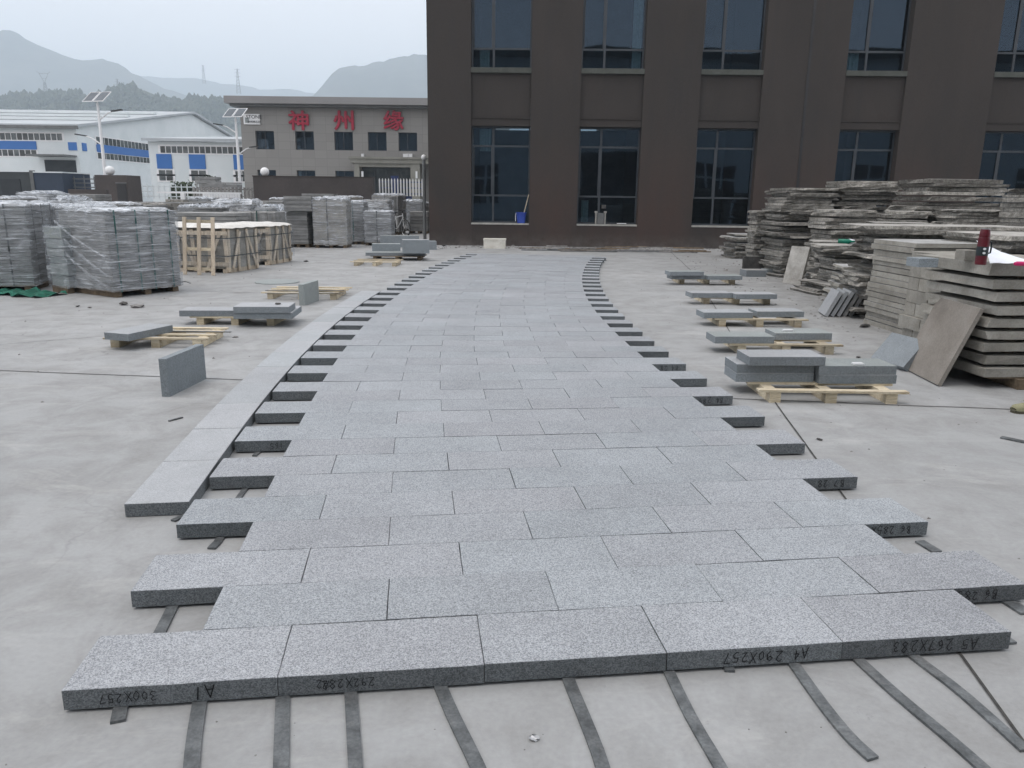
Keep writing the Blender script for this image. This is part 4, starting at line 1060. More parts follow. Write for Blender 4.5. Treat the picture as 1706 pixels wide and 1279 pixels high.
# shoe of the person standing just outside the frame
def shoe(label, x, y_, rotz):
    T = thing('canvas_shoe', label, 'shoe', (x, y_, 0), rotz)
    prof = [(-.13, .034, .02), (-.11, .045, .045), (-.06, .05, .05), (0, .046, .062), (.05, .042, .085), (.10, .038, .10), (.14, .034, .10)]
    b = MB(); vs, fs = [], []; n = 14
    for (x_, hw, hh) in prof:
        for q in range(n):
            a_ = math.pi * q / (n - 1)
            vs.append((x_, -hw * math.cos(a_), .022 + hh * max(0.0, math.sin(a_)) ** .8))
    for i in range(len(prof) - 1):
        for q in range(n - 1):
            fs.append((i * n + q, i * n + q + 1, (i + 1) * n + q + 1, (i + 1) * n + q))
    fs += [tuple(range(n)), tuple(reversed(range((len(prof) - 1) * n, len(prof) * n)))]
    obj('upper', MB().add(vs, fs), ['canvas'], T, sm=True)
    ol = [(-.135, -.02), (-.11, -.045), (-.05, -.053), (.05, -.045), (.14, -.038), (.155, 0), (.14, .038), (.05, .045), (-.05, .053), (-.11, .045), (-.135, .02)]
    obj('sole', slab_mb(ol, .024, .004), ['sole', 'sole'], T)
    b = MB()
    for i in range(4): b.tube([(-.035 + i * .022, -.022, .088 + i * .008), (-.03 + i * .022, .0, .096 + i * .008), (-.035 + i * .022, .022, .088 + i * .008)], .003, 5)
    obj('lace', b, ['canvas'], T)
    obj('trouser_hem', MB().tube([(.09, 0, .09), (.10, 0, .20), (.10, 0, .42)], [.062, .066, .075], 16), ['trouser'], T, sm=True)
shoe('khaki canvas shoe with trouser hem at the right picture edge', 4.03, 5.80, R(10))

# ------------------------------------------------------------------ dark building
FY = 25.8
FX = dp(714, 300, FY).x
B = thing('office_block', 'large dark brown rendered building with tall blue-grey windows', 'building', (FX, FY, 0), R(-1.2))
WN = [(1.38, 3.28), (4.84, 6.81), (8.58, 10.50), (13.05, 14.93), (17.6, 19.5), (22.1, 24.0)]
ZT = 13.0
SILL1, HEAD1, SILL2, HEAD2 = 0.74, 3.78, 5.52, 8.5
LEN = 27.0
D = .30
xs = [0.0] + [v for w_ in WN for v in w_] + [LEN]
for i in range(0, len(xs), 2):            # piers between the windows
    box_part('pier', B, xs[i], xs[i + 1], 0, 18, -.05, ZT, 'wall_dark')
for i, (u0, u1) in enumerate(WN):
    box_part('dado', B, u0 + .002, u1 - .002, .0, .60, -.05, SILL1 - .05, 'wall_dark')
    box_part('spandrel', B, u0 + .002, u1 - .002, .10, .60, HEAD1 + .2455, SILL2 - .16, 'wall_dark')
    box_part('lintel', B, u0 + .002, u1 - .002, .05, .60, HEAD1, HEAD1 + .218, 'wall_dark')
    box_part('drip_ledge', B, u0 + .002, u1 - .002, .02, .60, HEAD1 + .2205, HEAD1 + .245, 'wall_dark')
    box_part('upper_wall', B, u0 + .002, u1 - .002, .10, .60, HEAD2, ZT, 'wall_dark')
    box_part('sill', B, u0 + .003, u1 - .003, -.03, .40, SILL1 - .049, SILL1, 'sill')
    box_part('sill', B, u0 + .003, u1 - .003, -.02, .40, SILL2 - .159, SILL2 - .01, 'sill_dark')
    for (z0, z1, tr) in ((SILL1, HEAD1, (.29, .80)), (SILL2 - .009, HEAD2, (.20, .72))):
        fr = MB(); y0, y1 = D, D + .06; f = .055
        W_ = u1 - u0; H_ = z1 - z0
        xm = u0 + W_ * .37
        fr.box(u0 + .003, u0 + f, y0, y1, z0 + .002, z1 - .002); fr.box(u1 - f, u1 - .003, y0, y1, z0 + .002, z1 - .002)
        fr.box(u0 + f, u1 - f, y0, y1, z0 + .002, z0 + f); fr.box(u0 + f, u1 - f, y0, y1, z1 - f, z1 - .002)
        fr.box(xm - .035, xm + .035, y0 - .004, y1, z0 + f, z1 - f)
        zs = [z0 + H_ * t_ for t_ in tr]
        for z_ in zs:
            fr.box(u0 + f, xm - .035, y0, y1, z_ - .03, z_ + .03); fr.box(xm + .035, u1 - f, y0, y1, z_ - .03, z_ + .03)
        # opening sash in the narrow side
        fr.box(u0 + f, u0 + f + .035, y0 - .015, y0, zs[0] + .03, zs[1] - .03); fr.box(xm - .07, xm - .035, y0 - .015, y0, zs[0] + .03, zs[1] - .03)
        wf = obj('window', fr, ['frame'], B)
        for (xa, xb) in ((u0 + f, xm - .035), (xm + .035, u1 - f)):
            for (za, zb) in zip([z0 + f] + [q + .03 for q in zs], [q - .03 for q in zs] + [z1 - f]):
                tilt = random.uniform(-.0035, .0035); tx = random.uniform(-.003, .003)
                w2, h2 = xb - xa, zb - za
                obj('pane', pane_mb(-w2 / 2, w2 / 2, -.004, .004, -h2 / 2, h2 / 2), ['glass', 'clear'], wf, loc=((xa + xb) / 2, D + .03, (za + zb) / 2), rot=(tilt, 0, tx))
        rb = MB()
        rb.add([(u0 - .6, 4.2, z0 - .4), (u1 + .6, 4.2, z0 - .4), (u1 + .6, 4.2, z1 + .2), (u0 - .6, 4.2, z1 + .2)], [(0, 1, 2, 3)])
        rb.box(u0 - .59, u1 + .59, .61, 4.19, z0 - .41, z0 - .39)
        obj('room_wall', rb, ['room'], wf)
def curtain(u0, u1, z0, z1, y_=.50):
    b = MB(); n = 14; vs, fs = [], []
    for i in range(n + 1):
        x = u0 + (u1 - u0) * i / n
        for z_ in (z0, z1): vs.append((x + (z_ == z0) * random.uniform(-.02, .02), y_ + .04 * math.sin(i * 1.9), z_))
    for i in range(n): fs.append((2 * i, 2 * i + 2, 2 * i + 3, 2 * i + 1))
    obj('curtain', b.add(vs, fs), ['curtain'], B, sm=True)
curtain(1.62, 2.02, 3.02, 3.72); curtain(1.62, 1.95, 5.55, 6.15); curtain(6.45, 6.76, 5.55, 7.9); curtain(1.66, 2.0, 7.7, 8.4)
curtain(13.1, 13.6, 5.55, 6.1); curtain(5.0, 5.25, .8, 1.5)
# downpipe groove
box_part('expansion_strip', B, 11.85, 11.93, -.012, -.001, 0, ZT, 'black_paint')
box_part('roof', B, .1, LEN - .1, .7, 17.9, ZT, ZT + .2, 'grey_paint')

def bl(u, y_, z_):       # local building point -> world
    c_, s_ = math.cos(R(-1.2)), math.sin(R(-1.2))
    return (FX + u * c_ - y_ * s_, FY + u * s_ + y_ * c_, z_)
# bucket with stick on the first sill
T = thing('plastic_bucket', 'blue plastic bucket on the first window sill', 'bucket', bl(3.02, .13, SILL1 + .001))
T.scale = (1.15, .9, 1.35)
b = MB().lathe([(.11, 0), (.145, .24), (.155, .245), (.155, .26), (.138, .26), (.105, .02)], 20)
obj('bucket_body', b, ['bucket'], T, sm=False)
obj('handle', MB().tube([(-.15, 0, .24), (-.165, -.02, .16), (-.16, -.06, .05)], .008, 6), ['white_paint'], T)
a_ = Vector(bl(3.04, .12, SILL1 + .05)); b_ = Vector(bl(3.26, .20, SILL1 + .92))
obj('wooden_stick', MB().tube([(0, 0, 0), b_ - a_], .014, 8), ['wood'], loc=a_, label='pale stick leaning out of the blue bucket', cat='stick')
# device on the second sill
T = thing('bench_grinder', 'dark box between two pale uprights on the second window sill', 'device', bl(5.62, .12, SILL1 + .001))
box_part('body', T, -.11, .11, -.08, .08, 0, .36, 'grey_paint')
for s_ in (-1, 1):
    box_part('upright', T, s_ * .15 - .022, s_ * .15 + .022, -.03, .03, 0, .36, 'sill')
    box_part('bracket', T, s_ * .15 - .045, s_ * .15 + .045, -.04, .04, .36, .42, 'sill')
box_part('head', T, .02, .16, -.05, .05, .505, .62, 'darkbit')
obj('cable', MB().tube([(.2, 0, .1), (.28, .0, .05), (.36, 0, .012), (.55, 0, .012), (.8, .02, .012)], .012, 6), ['black_paint'], T)
box_part('tray', T, .55, .85, -.05, .05, 0.02, .04, 'white_paint')
# polystyrene box
T = thing('foam_box', 'dirty cream polystyrene box against the building base', 'box', gp(824, 414) + Vector((0, .22, 0)), R(-2))
box_part('box_body', T, -.34, .34, -.2, .2, 0, .25, 'poly'); box_part('lid', T, -.35, .35, -.21, .21, .2505, .30, 'poly')
# strip heap at building base
T = thing('strip_heap', 'tangled heap of grey strips and rods along the building base', 'scrap heap', (3.0, 24.0, 0))
rnd = random.Random(3)
for i in range(34):
    x, y_ = rnd.uniform(-2.2, 2.6), rnd.uniform(-.8, 1.2); L_ = rnd.uniform(.5, 1.9); a_ = rnd.gauss(0, .16); z_ = .012 + rnd.random() * .06
    p0 = Vector((x, y_, z_)); d_ = Vector((math.cos(a_), math.sin(a_), 0))
    nn = Vector((-d_.y, d_.x, 0)); bend = rnd.uniform(-.12, .12)
    b = MB().tube([p0 + (d_ * L_ * (q / 5 - .5)) + nn * bend * math.sin(math.pi * q / 5) for q in range(6)], rnd.uniform(.012, .026), 5)
    obj('rod', b, [rnd.choice(['rubber', 'rock', 'wood_dark', 'rock'])], T)

# ------------------------------------------------------------------ lamp post, bicycle
T = thing('bollard_post', 'grey steel post with small white ball lamp beside the brown building', 'post', gp(708, 399))
obj('pole', MB().tube([(0, 0, 0), (0, 0, 2.85)], .06, 12), ['grey_paint'], T)
obj('base_plate', MB().box(-.13, .13, -.13, .13, 0, .015), ['grey_paint'], T)
obj('ball_lamp', MB().lathe([(.01, 2.83), (.07, 2.86), (.1, 2.93), (.07, 3.0), (.01, 3.03)], 12), ['globe'], T, sm=True)
obj('camera_arm', MB().tube([(0, 0, 2.87), (.28, 0, 2.9)], .02, 6), ['grey_paint'], T)

def ring(mb, c, rad, r, axis_mat, n=28, k_=6, m=0):
    vs, fs = [], []
    for i in range(n):
        a_ = 2 * math.pi * i / n
        for q in range(k_):
            b_ = 2 * math.pi * q / k_
            vs.append(Vector(c) + axis_mat @ Vector(((rad + r * math.cos(b_)) * math.cos(a_), r * math.sin(b_), (rad + r * math.cos(b_)) * math.sin(a_))))
    for i in range(n):
        for q in range(k_):
            fs.append((i * k_ + q, i * k_ + (q + 1) % k_, ((i + 1) % n) * k_ + (q + 1) % k_, ((i + 1) % n) * k_ + q))
    mb.add(vs, fs, m)
T = thing('bicycle', 'black and white bicycle standing among the stone stacks', 'bicycle', gp(664, 394) + Vector((0, .0, 0)), R(-50))
I3 = Matrix.Identity(3)
for x, nm in ((-.52, 'rear'), (.52, 'front')):
    w_ = MB(); ring(w_, (x, 0, .34), .32, .022, I3)
    wh = obj('wheel', w_, ['tyre'], T)
    sp_ = MB(); ring(sp_, (x, 0, .34), .295, .010, I3, 24, 4)
    obj('rim', sp_, ['steel'], wh)
    sp_ = MB()
    for i in range(12):
        a_ = i * math.pi / 6; sp_.tube([(x, 0, .34), (x + .29 * math.cos(a_), 0, .34 + .29 * math.sin(a_))], .003, 4)
    sp_.tube([(x, -.04, .34), (x, .04, .34)], .02, 8)
    obj('spoke', sp_, ['steel'], wh)
b = MB()
bb, st_, hd, ra = (-.08, 0, .30), (-.18, 0, .80), (.33, 0, .82), (-.52, 0, .34)
b.tube([bb, st_], .016); b.tube([(-.17, 0, .74), hd], .016); b.tube([bb, (.35, 0, .74)], .019); b.tube([(.36, 0, .72), (.32, 0, .90)], .019)
for s in (-.03, .03): b.tube([(ra[0], s, ra[2]), (-.17, s * .4, .74)], .009); b.tube([(ra[0], s, ra[2]), bb], .009)
obj('bicycle_frame', b, ['white_paint'], T)
b = MB()
for s in (-.04, .04): b.tube([(.38, s * .6, .70), (.45, s, .5), (.52, s, .34)], .011)
obj('fork', b, ['white_paint'], T)
b = MB().tube([(.24, -.29, 1.02), (.28, -.2, 1.05), (.31, 0, .99), (.28, .2, 1.05), (.24, .29, 1.02)], .013); b.tube([(.31, 0, .88), (.31, 0, .99)], .014)
obj('handlebar', b, ['black_paint'], T)
b = MB().tube([(-.32, 0, .93), (-.22, 0, .945), (-.06, 0, .935)], [.075, .055, .02], 10); b.tube([(-.18, 0, .78), (-.20, 0, .92)], .013)
obj('saddle', b, ['black_paint'], T)
b = MB(); ring(b, (-.08, -.05, .30), .085, .008, I3, 16, 4); b.tube([(-.08, -.06, .30), (.06, -.06, .19)], .01); b.tube([(-.08, .06, .30), (-.22, .06, .41)], .01)
b.box(.01, .11, -.13, -.07, .17, .195); b.box(-.27, -.17, .07, .13, .40, .42)
obj('crank_set', b, ['black_paint'], T)

# ------------------------------------------------------------------ gate wall, pillar, fences
def globe_lamp(label, px, py, Y, r=.16, base=None):
    p = dp(px, py, Y)
    T = thing('globe_lamp', label, 'lamp', (p.x, Y, base), 0, 'white globe lamps on the gate walls')
    c_ = p.z - base
    obj('globe', MB().lathe([(r * math.sin(math.pi * i / 12) + .001, c_ - r * math.cos(math.pi * i / 12)) for i in range(13)], 20), ['globe'], T, sm=True)
    obj('lamp_base', MB().lathe([(.06, 0), (.05, max(.02, c_ - r * .8))], 12), ['grey_paint'], T)
Yg = 44.0
a, b_ = dp(421, 292, Yg), dp(621, 293, Yg)
T = thing('gate_wall', 'long dark brown entrance wall before the grey office', 'wall', (a.x, Yg, 0))
Lw = b_.x - a.x
box_part('wall_face', T, 0, Lw, 0, .6, 0, a.z - .06, 'gatewall'); box_part('coping', T, -.03, Lw + .03, -.03, .63, a.z - .0595, a.z, 'wall_dark')
box_part('end_pier', T, Lw - .9, Lw + .005, -.12, -.001, 0, a.z - .07, 'gatewall')
globe_lamp('white globe lamp on the left end of the brown entrance wall', 441, 286, Yg + .3, .24, a.z + .001)
a, b_ = dp(157, 291, Yg), dp(211, 291, Yg)
T = thing('gate_pillar', 'dark grey gate pillar with a recessed metal door', 'pillar', (a.x, Yg, 0))
Lw = b_.x - a.x
box_part('pillar_body', T, 0, Lw, 0, 1.6, 0, a.z, 'gatewall')
box_part('door', T, Lw * .66, Lw * .96, -.03, -.001, .1, a.z - .45, 'black_paint')
box_part('door_frame', T, Lw * .64, Lw * .98, -.06, -.031, a.z - .449, a.z - .38, 'grey_paint')
globe_lamp('white globe lamp on top of the dark gate pillar', 183, 284, Yg + .5, .26, a.z + .001)
p = dp(176, 290, 40)

def picket(label, x0, x1, ytop, ybot, Y, step, mats, name='picket_fence', w=.05, spear=True, rails=3, group=None, minz=0):
    a, b_ = dp(x0, ytop, Y), dp(x1, ytop, Y); zb = max(0, dp(x0, ybot, Y).z)
    T = thing(name, label, 'fence', (a.x, Y, 0), 0, group)
    L_ = b_.x - a.x; n = max(2, int(L_ / step)); zt = a.z
    me = MB().box(-w / 2, w / 2, -.02, .02, zb, zt - .1)
    if spear: me.add([(-w / 2, 0, zt - .1), (w / 2, 0, zt - .1), (0, 0, zt)], [(0, 1, 2)])
    me = me.mesh('picket', [mats[0]])
    for i in range(n + 1): link('picket', me, T, (L_ * i / n, 0, 0))
    for q in range(rails):
        z_ = zb + .1 + (zt - zb - .35) * q / max(1, rails - 1)
        box_part('rail', T, 0, L_, .021, .05, z_, z_ + .06, mats[1])
    return T
picket('dark blue gate fence with white spear tips before the office door', 632, 703, 296, 326, 46, .17, ('white_paint', 'fence_blue'), w=.07, name='gate_fence')
T = thing('sliding_gate', 'dark blue sliding gate box behind the white pickets', 'gate', dp(655, 326, 46.6).to_2d().to_3d())
zz = dp(655, 300, 46.6).z
box_part('panel', T, -1.1, 1.1, 0, .1, 0.05, zz - .9, 'fence_blue'); box_part('motor_box', T, -.1, .35, -.1, -.005, .05, zz + .25, 'fence_blue')
picket('white openwork railing right of the dark gate pillar', 216, 330, 304, 330, 48, .34, ('white_metal', 'white_metal'), w=.06, rails=3)
picket('grey stone balustrade fence left of the entrance wall', 322, 420, 308, 330, 46, .22, ('rock', 'rock'), w=.13, spear=False, rails=2)
picket('dark railing between the blue booth and the gate pillar', 106, 156, 291, 322, 47, .5, ('grey_paint', 'grey_paint'), w=.05, rails=4)
T = thing('low_wall', 'low brown wall left of the dark gate pillar', 'wall', (dp(113, 315, 40).x, 40, 0))
zz = dp(135, 315, 40).z
box_part('wall_face', T, 0, 1.9, 0, .3, 0, zz, 'gatewall')
# white barrier with post
p0, p1, pm = dp(262, 322, 34), dp(402, 322, 34), dp(305, 322, 34)
T = thing('barrier_rail', 'long white horizontal barrier rail on a white post', 'barrier', (pm.x, 34, 0))
obj('post', MB().box(-.09, .09, -.09, .09, 0, pm.z), ['white_paint'], T)
obj('rail', MB().box(p0.x - pm.x, p1.x - pm.x, -.05, .05, pm.z + .001, pm.z + .07), ['white_paint'], T)
me = MB().box(-.05, .05, -.03, .03, -.16, 0).mesh('tooth', [M['white_paint']])
for i in range(14): link('rail_tooth', me, T, ((p1.x - pm.x) * (.36 + .6 * i / 13), -.02, pm.z))
# booth at left
Yb = 46.0
a, b_, c_ = dp(-30, 284, Yb), dp(103, 287, Yb), dp(52, 284, Yb)
T = thing('site_booth', 'low dark blue site cabin at the left edge behind the stacks', 'cabin', (a.x, Yb, 0))
L_ = b_.x - a.x; m_ = c_.x - a.x
box_part('wall', T, 0, m_ - .1, 0, 3, 0, a.z - .05, 'booth_grey'); box_part('wall', T, m_ + .1, L_, 0, 3, 0, a.z - .08, 'booth')
box_part('post', T, m_ - .099, m_ + .099, -.05, .2, 0, a.z + .05, 'grey_paint')
box_part('roof', T, -.05, m_ - .11, -.06, 3.05, a.z - .049, a.z + .02, 'white_metal'); box_part('roof', T, m_ + .11, L_ + .05, -.06, 3.05, a.z - .079, a.z - .01, 'white_metal')
box_part('door', T, m_ * .35, m_ * .75, -.04, -.001, 0.02, a.z - .45, 'opening')

# ------------------------------------------------------------------ solar street lamps
def street_lamp(label, px, ytop, Y, flip=1, H=None, seed=0):
    top = dp(px, ytop, Y)
    T = thing('solar_street_lamp', label, 'street lamp', (top.x, Y, 0), 0, 'white solar street lamps')
    h = top.z
    obj('pole', MB().tube([(0, 0, 0), (0, 0, h - .7)], [.12, .07], 10), ['white_paint'], T)
    obj('base_plate', MB().box(-.2, .2, -.2, .2, 0, .03), ['white_paint'], T)
    m = Matrix.Translation((0, 0, h - .35)) @ Matrix.Rotation(R(-14), 4, 'Z') @ Matrix.Rotation(R(38), 4, 'X')
    for s in (-1, 1):
        pn = obj('solar_panel', MB().box(s * .36 - .33, s * .36 + .33, -.48, .48, -.015, .0149, mat=m), ['white_paint'], T)
        obj('solar_cells', MB().box(s * .36 - .29, s * .36 + .29, -.44, .44, .016, .02, mat=m), ['solar'], pn)
        obj('solar_back', MB().box(s * .36 - .29, s * .36 + .29, -.44, .44, -.02, -.016, mat=m), ['solar'], pn)
    obj('panel_bracket', MB().tube([(0, 0, h - .72), (0, 0, h - .38)], .04, 8), ['white_paint'], T)
    for s, zz, ln in ((flip, h - 1.25, 1.1), (-flip, h - 2.6, 1.1)):
        obj('lamp_arm', MB().tube([(0, 0, zz - .35), (s * ln * .5, -.05, zz + .02), (s * ln * .8, -.08, zz + .12)], [.045, .035, .03], 8), ['white_paint'], T)
        mm = Matrix.Translation((s * ln, -.1, zz + .16)) @ Matrix.Rotation(-s * R(8), 4, 'Y')
        obj('lamp_head', MB().box(-.30, .30, -.11, .11, -.03, .04, mat=mm), ['black_paint'], T)
street_lamp('white solar street lamp behind the dark gate pillar', 160, 150, 46)
street_lamp('white solar street lamp before the grey office corner', 391, 178, 52, -1)

# ------------------------------------------------------------------ grey office with red characters
Yo = 60.0
a = dp(404, 180, Yo); zt = dp(560, 180, Yo).z; ztop = dp(560, 164, Yo).z
xl = dp(404, 250, Yo).x; xr = -0.5
T = thing('sign_office', 'grey tiled two-storey office with red rooftop characters', 'building', (xl, Yo, 0))
L_ = xr - xl
cols = [(426, 457), (492, 523), (557, 588), (613, 644), (664, 695)]
zw1, zw0 = dp(560, 219, Yo).z, dp(560, 250, Yo).z
zl1 = dp(540, 284, Yo).z; zl0 = zl1 - 1.5
wins = []
for i, (c0, c1) in enumerate(cols):
    x0, x1 = dp(c0, 235, Yo).x - xl, dp(c1, 235, Yo).x - xl
    wins.append((x0, x1, zw0, zw1))
    if i < 3: wins.append((x0 - .02, x1 - .02, zl0, zl1))
def wall_with_holes(L, z0, z1, holes, y0, y1):
    b = MB(); xs = sorted({0, L, *[v for h in holes for v in h[:2]]}); zs = sorted({z0, z1, *[v for h in holes for v in h[2:]]})
    for xa, xb in zip(xs, xs[1:]):
        for za, zb in zip(zs, zs[1:]):
            cx, cz = (xa + xb) / 2, (za + zb) / 2
            if any(h[0] < cx < h[1] and h[2] < cz < h[3] for h in holes): continue
            b.box(xa, xb, y0, y1, za, zb)
    return b
W0 = MB()
holes = [w_ for w_ in wins]
up = [w_ for w_ in wins if w_[2] > 3]; lo = [w_ for w_ in wins if w_[2] <= 3]
zmid = (zl1 + zw0) / 2
b = wall_with_holes(L_, zmid, zt, up, 0, .4)
obj('wall', b, ['office_wall'], T)
b = wall_with_holes(L_, 0, zmid, lo, 0, .4)
obj('wall', b, ['office_wall'], T)
box_part('side_wall', T, 0, .3, .4, 12, 0, zt, 'office_wall'); box_part('back_wall', T, .3, L_, 11.7, 12, 0, zt, 'office_wall')
x_ov = dp(381, 170, Yo).x - xl
box_part('roof', T, x_ov, L_, -1.0, 12.3, zt + .18, ztop, 'fascia'); box_part('soffit', T, x_ov + .3, L_, -.7, 12.0, zt + .001, zt + .179, 'grey_paint')
for (x0, x1, z0, z1) in wins:
    f = MB(); e_ = .05
    f.box(x0, x0 + e_, .25, .32, z0, z1); f.box(x1 - e_, x1, .25, .32, z0, z1); f.box(x0 + e_, x1 - e_, .25, .32, z0, z0 + e_); f.box(x0 + e_, x1 - e_, .25, .32, z1 - e_, z1)
    f.box(x0 + (x1 - x0) * .45, x0 + (x1 - x0) * .45 + .05, .25, .32, z0 + e_, z1 - e_)
    w_ = obj('window', f, ['frame'], T)
    w_['kind'] = 'thing' if False else w_.get('kind', '') or 'thing'
    del w_['kind']
    obj('pane', pane_mb(x0 + e_, x1 - e_, .28, .29, z0 + e_, z1 - e_), ['glass', 'clear'], w_)
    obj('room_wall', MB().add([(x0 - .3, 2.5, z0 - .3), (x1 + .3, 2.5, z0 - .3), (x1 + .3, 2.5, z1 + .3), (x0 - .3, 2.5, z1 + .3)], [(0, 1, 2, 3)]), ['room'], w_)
def text_mesh(body, size, extrude, offset=0.0):
    cu = bpy.data.curves.new('t', 'FONT'); cu.body = body; cu.size = size; cu.extrude = extrude; cu.offset = offset
    cu.align_x = 'CENTER'; cu.align_y = 'BOTTOM_BASELINE'
    o = bpy.data.objects.new('t', cu); COL.objects.link(o)
    dg = bpy.context.evaluated_depsgraph_get()
    me = bpy.data.meshes.new_from_object(o.evaluated_get(dg))
    bpy.data.objects.remove(o); bpy.data.curves.remove(cu)
    return me
for ch_, px_ in (('神', 498), ('州', 573), ('缘', 656)):
    me = text_mesh(ch_, 1.0, .05)
    vv, ff = [v.co.copy() for v in me.vertices], [tuple(p.vertices) for p in me.polygons]
    mb = MB()
    for q_, (ox, oy) in enumerate(((-.024, 0), (.024, 0), (0, -.02), (0, .02), (0, 0))):
        mb.add([(v.x + ox, v.y + oy, v.z + .004 * q_) for v in vv], ff)
    me = mb.mesh('sign_character', ['red'])
    xs_ = [v.co.x for v in me.vertices]; ys_ = [v.co.y for v in me.vertices]
    H_ = dp(560, 183, Yo).z - dp(560, 216, Yo).z
    sx_ = 1.52 / (max(xs_) - min(xs_)); sy_ = H_ / (max(ys_) - min(ys_))
    for v in me.vertices: v.co = Vector(((v.co.x - (max(xs_) + min(xs_)) / 2) * sx_, (v.co.y - min(ys_)) * sy_, v.co.z))
    link('sign_character', me, T, (dp(px_, 200, Yo).x - xl, -.12, dp(px_, 217, Yo).z), (R(90), 0, 0))
p = dp(407, 207, Yo); q_ = dp(433, 190, Yo)
sg = box_part('sign_board', T, p.x - xl, q_.x - xl, -.12, -.001, p.z, q_.z, 'white_paint')
hw, hh = (q_.x - p.x) / 2, (q_.z - p.z) / 2
for body, zc, sz, xo in (('STONE', .12 * hh, .36, .24), ('神州缘石材', -.72 * hh, .20, .24)):
    me = text_mesh(body, sz, .005, .002); me.materials.clear(); me.materials.append(M['black_paint'])
    link('lettering', me, sg, (xo * hw + .03, -.0675, zc), (R(90), 0, 0))
box_part('emblem', sg, -hw + .12, -hw + .42, -.068, -.0605, -hh + .1, hh * .3, 'green_top')
# entrance surround
xa, xb = dp(590, 270, Yo).x - xl, L_ - .2
z1_, z2_ = dp(640, 266, Yo).z, dp(640, 273, Yo).z; zd = dp(640, 279, Yo).z
box_part('canopy', T, xa, xb, -1.5, -.001, z2_, z1_, 'canopy')
box_part('canopy_cornice', T, xa - .1, xb, -1.6, -.001, z1_ + .001, z1_ + .14, 'canopy')
x1_, x2_ = dp(597, 290, Yo).x - xl, dp(605, 290, Yo).x - xl
x3_, x4_ = dp(688, 290, Yo).x - xl, dp(703, 290, Yo).x - xl
box_part('column', T, x1_, x2_, -1.4, -.002, 0, z2_ - .002, 'canopy'); box_part('column', T, x3_, x4_, -1.4, -.002, 0, z2_ - .002, 'canopy')
box_part('lintel', T, x2_ + .002, x3_ - .002, -1.35, -.002, zd, z2_ - .002, 'canopy')
en = box_part('entrance_glass', T, x2_ + .01, x3_ - .01, -.3, -.25, 0.02, zd - .01, 'dark_glass')
for f in (.25, .5, .75): box_part('mullion', en, (f - .5) * (x3_ - x2_) - .03, (f - .5) * (x3_ - x2_) + .03, -.05, -.026, -(zd) / 2, zd / 2, 'frame')
for px_ in (604, 694):
    w_ = dp(px_, 291, Yo - 1.45); box_part('wall_light', T, w_.x - xl - .07, w_.x - xl + .07, -1.5, -1.405, w_.z - .25, w_.z + .25, 'globe')
# cameras on the wall
for px_, ww in ((605, .18), (677, .42), (684, .3)):
    w_ = dp(px_, 259, Yo); box_part('wall_camera', T, w_.x - xl - ww / 2, w_.x - xl + ww / 2, -.28, -.001, w_.z - .12, w_.z + .12, 'white_paint')

# ------------------------------------------------------------------ white and blue sheds
def win_row(T, n, p0, p1, z0, z1, off, w=.82, mats='dark_glass', back='white_paint'):
    """row of window panes along the wall from p0 to p1 (local xy), proud of the wall by off (vector)"""
    p0, p1 = Vector(p0), Vector(p1); d = (p1 - p0); L_ = d.length; ang = math.atan2(d.y, d.x); st = L_ / n
    me = MB().box(-st * w / 2, st * w / 2, -.03, .0, 0, z1 - z0).mesh('window', [M[mats]])
    fb = MB().box(-L_ / 2 - .15, L_ / 2 + .15, -.012, 0, z0 - .12, z1 + .12)
    c_ = (p0 + p1) / 2 + Vector(off[:2]) * .02
    obj('window_band', fb, [back], T, loc=(c_.x, c_.y, 0), rot=(0, 0, ang))
    for i in range(n):
        q = p0 + d * (i + .5) / n + Vector(off[:2]) * .035
        link('window', me, T, (q.x, q.y, z0), (0, 0, ang))
Ys = 80.0
corner = dp(131, 250, Ys); ze = dp(131, 211, Ys).z
xr_ = corner.x
span = 58.0
T = thing('factory_shed', 'long white and blue factory shed behind the left lamp', 'building', (xr_, Ys, 0))
zr = ze + 4.1
LX = 75.0
box_part('wall', T, -LX, 0, 0, .3, 0, ze, 'white_metal'); box_part('wall', T, -LX, 0, span - .3, span, 0, ze, 'white_metal')
b = MB().add([(0, .3, 0), (0, span - .3, 0), (0, span - .3, ze), (0, span / 2, zr - .1), (0, .3, ze)], [(0, 1, 2, 3, 4)])
obj('gable_wall', b, ['white_metal'], T); b = MB()
b.add([(-LX, .3, 0), (-LX, span - .3, 0), (-LX, span - .3, ze), (-LX, span / 2, zr - .1), (-LX, .3, ze)], [(4, 3, 2, 1, 0)])
obj('gable_wall', b, ['white_metal'], T)
for s, (ya, yb_) in enumerate(((-.5, span / 2), (span + .5, span / 2))):
    b = MB().add([(-LX - .4, ya, ze - .05), (.5, ya, ze - .05), (.5, yb_, zr), (-LX - .4, yb_, zr), (-LX - .4, ya, ze + .2), (.5, ya, ze + .2), (.5, yb_, zr + .25), (-LX - .4, yb_, zr + .25)],
                 [(0, 1, 2, 3), (7, 6, 5, 4), (0, 4, 5, 1), (1, 5, 6, 2), (2, 6, 7, 3), (3, 7, 4, 0)])
    obj('roof', b, ['roof_metal'], T)
box_part('gutter', T, -LX - .4, .5, -.75, -.501, ze - .25, ze + .05, 'grey_paint')
for i in range(3): box_part('skylight', T, -LX + 4, -1, 6 + i * 7, 6.8 + i * 7, ze + .25 + (6.4 + i * 7) * (zr - ze) / (span / 2) , ze + .5 + (6.4 + i * 7) * (zr - ze) / (span / 2), 'white_metal')
def fx(px): return dp(px, 250, Ys).x - xr_
def fz(py): return dp(60, py, Ys).z
z_a1, z_a0, z_b1, z_b0, z_c1, z_c0 = fz(222), fz(233), fz(235), fz(249), fz(250), fz(260)
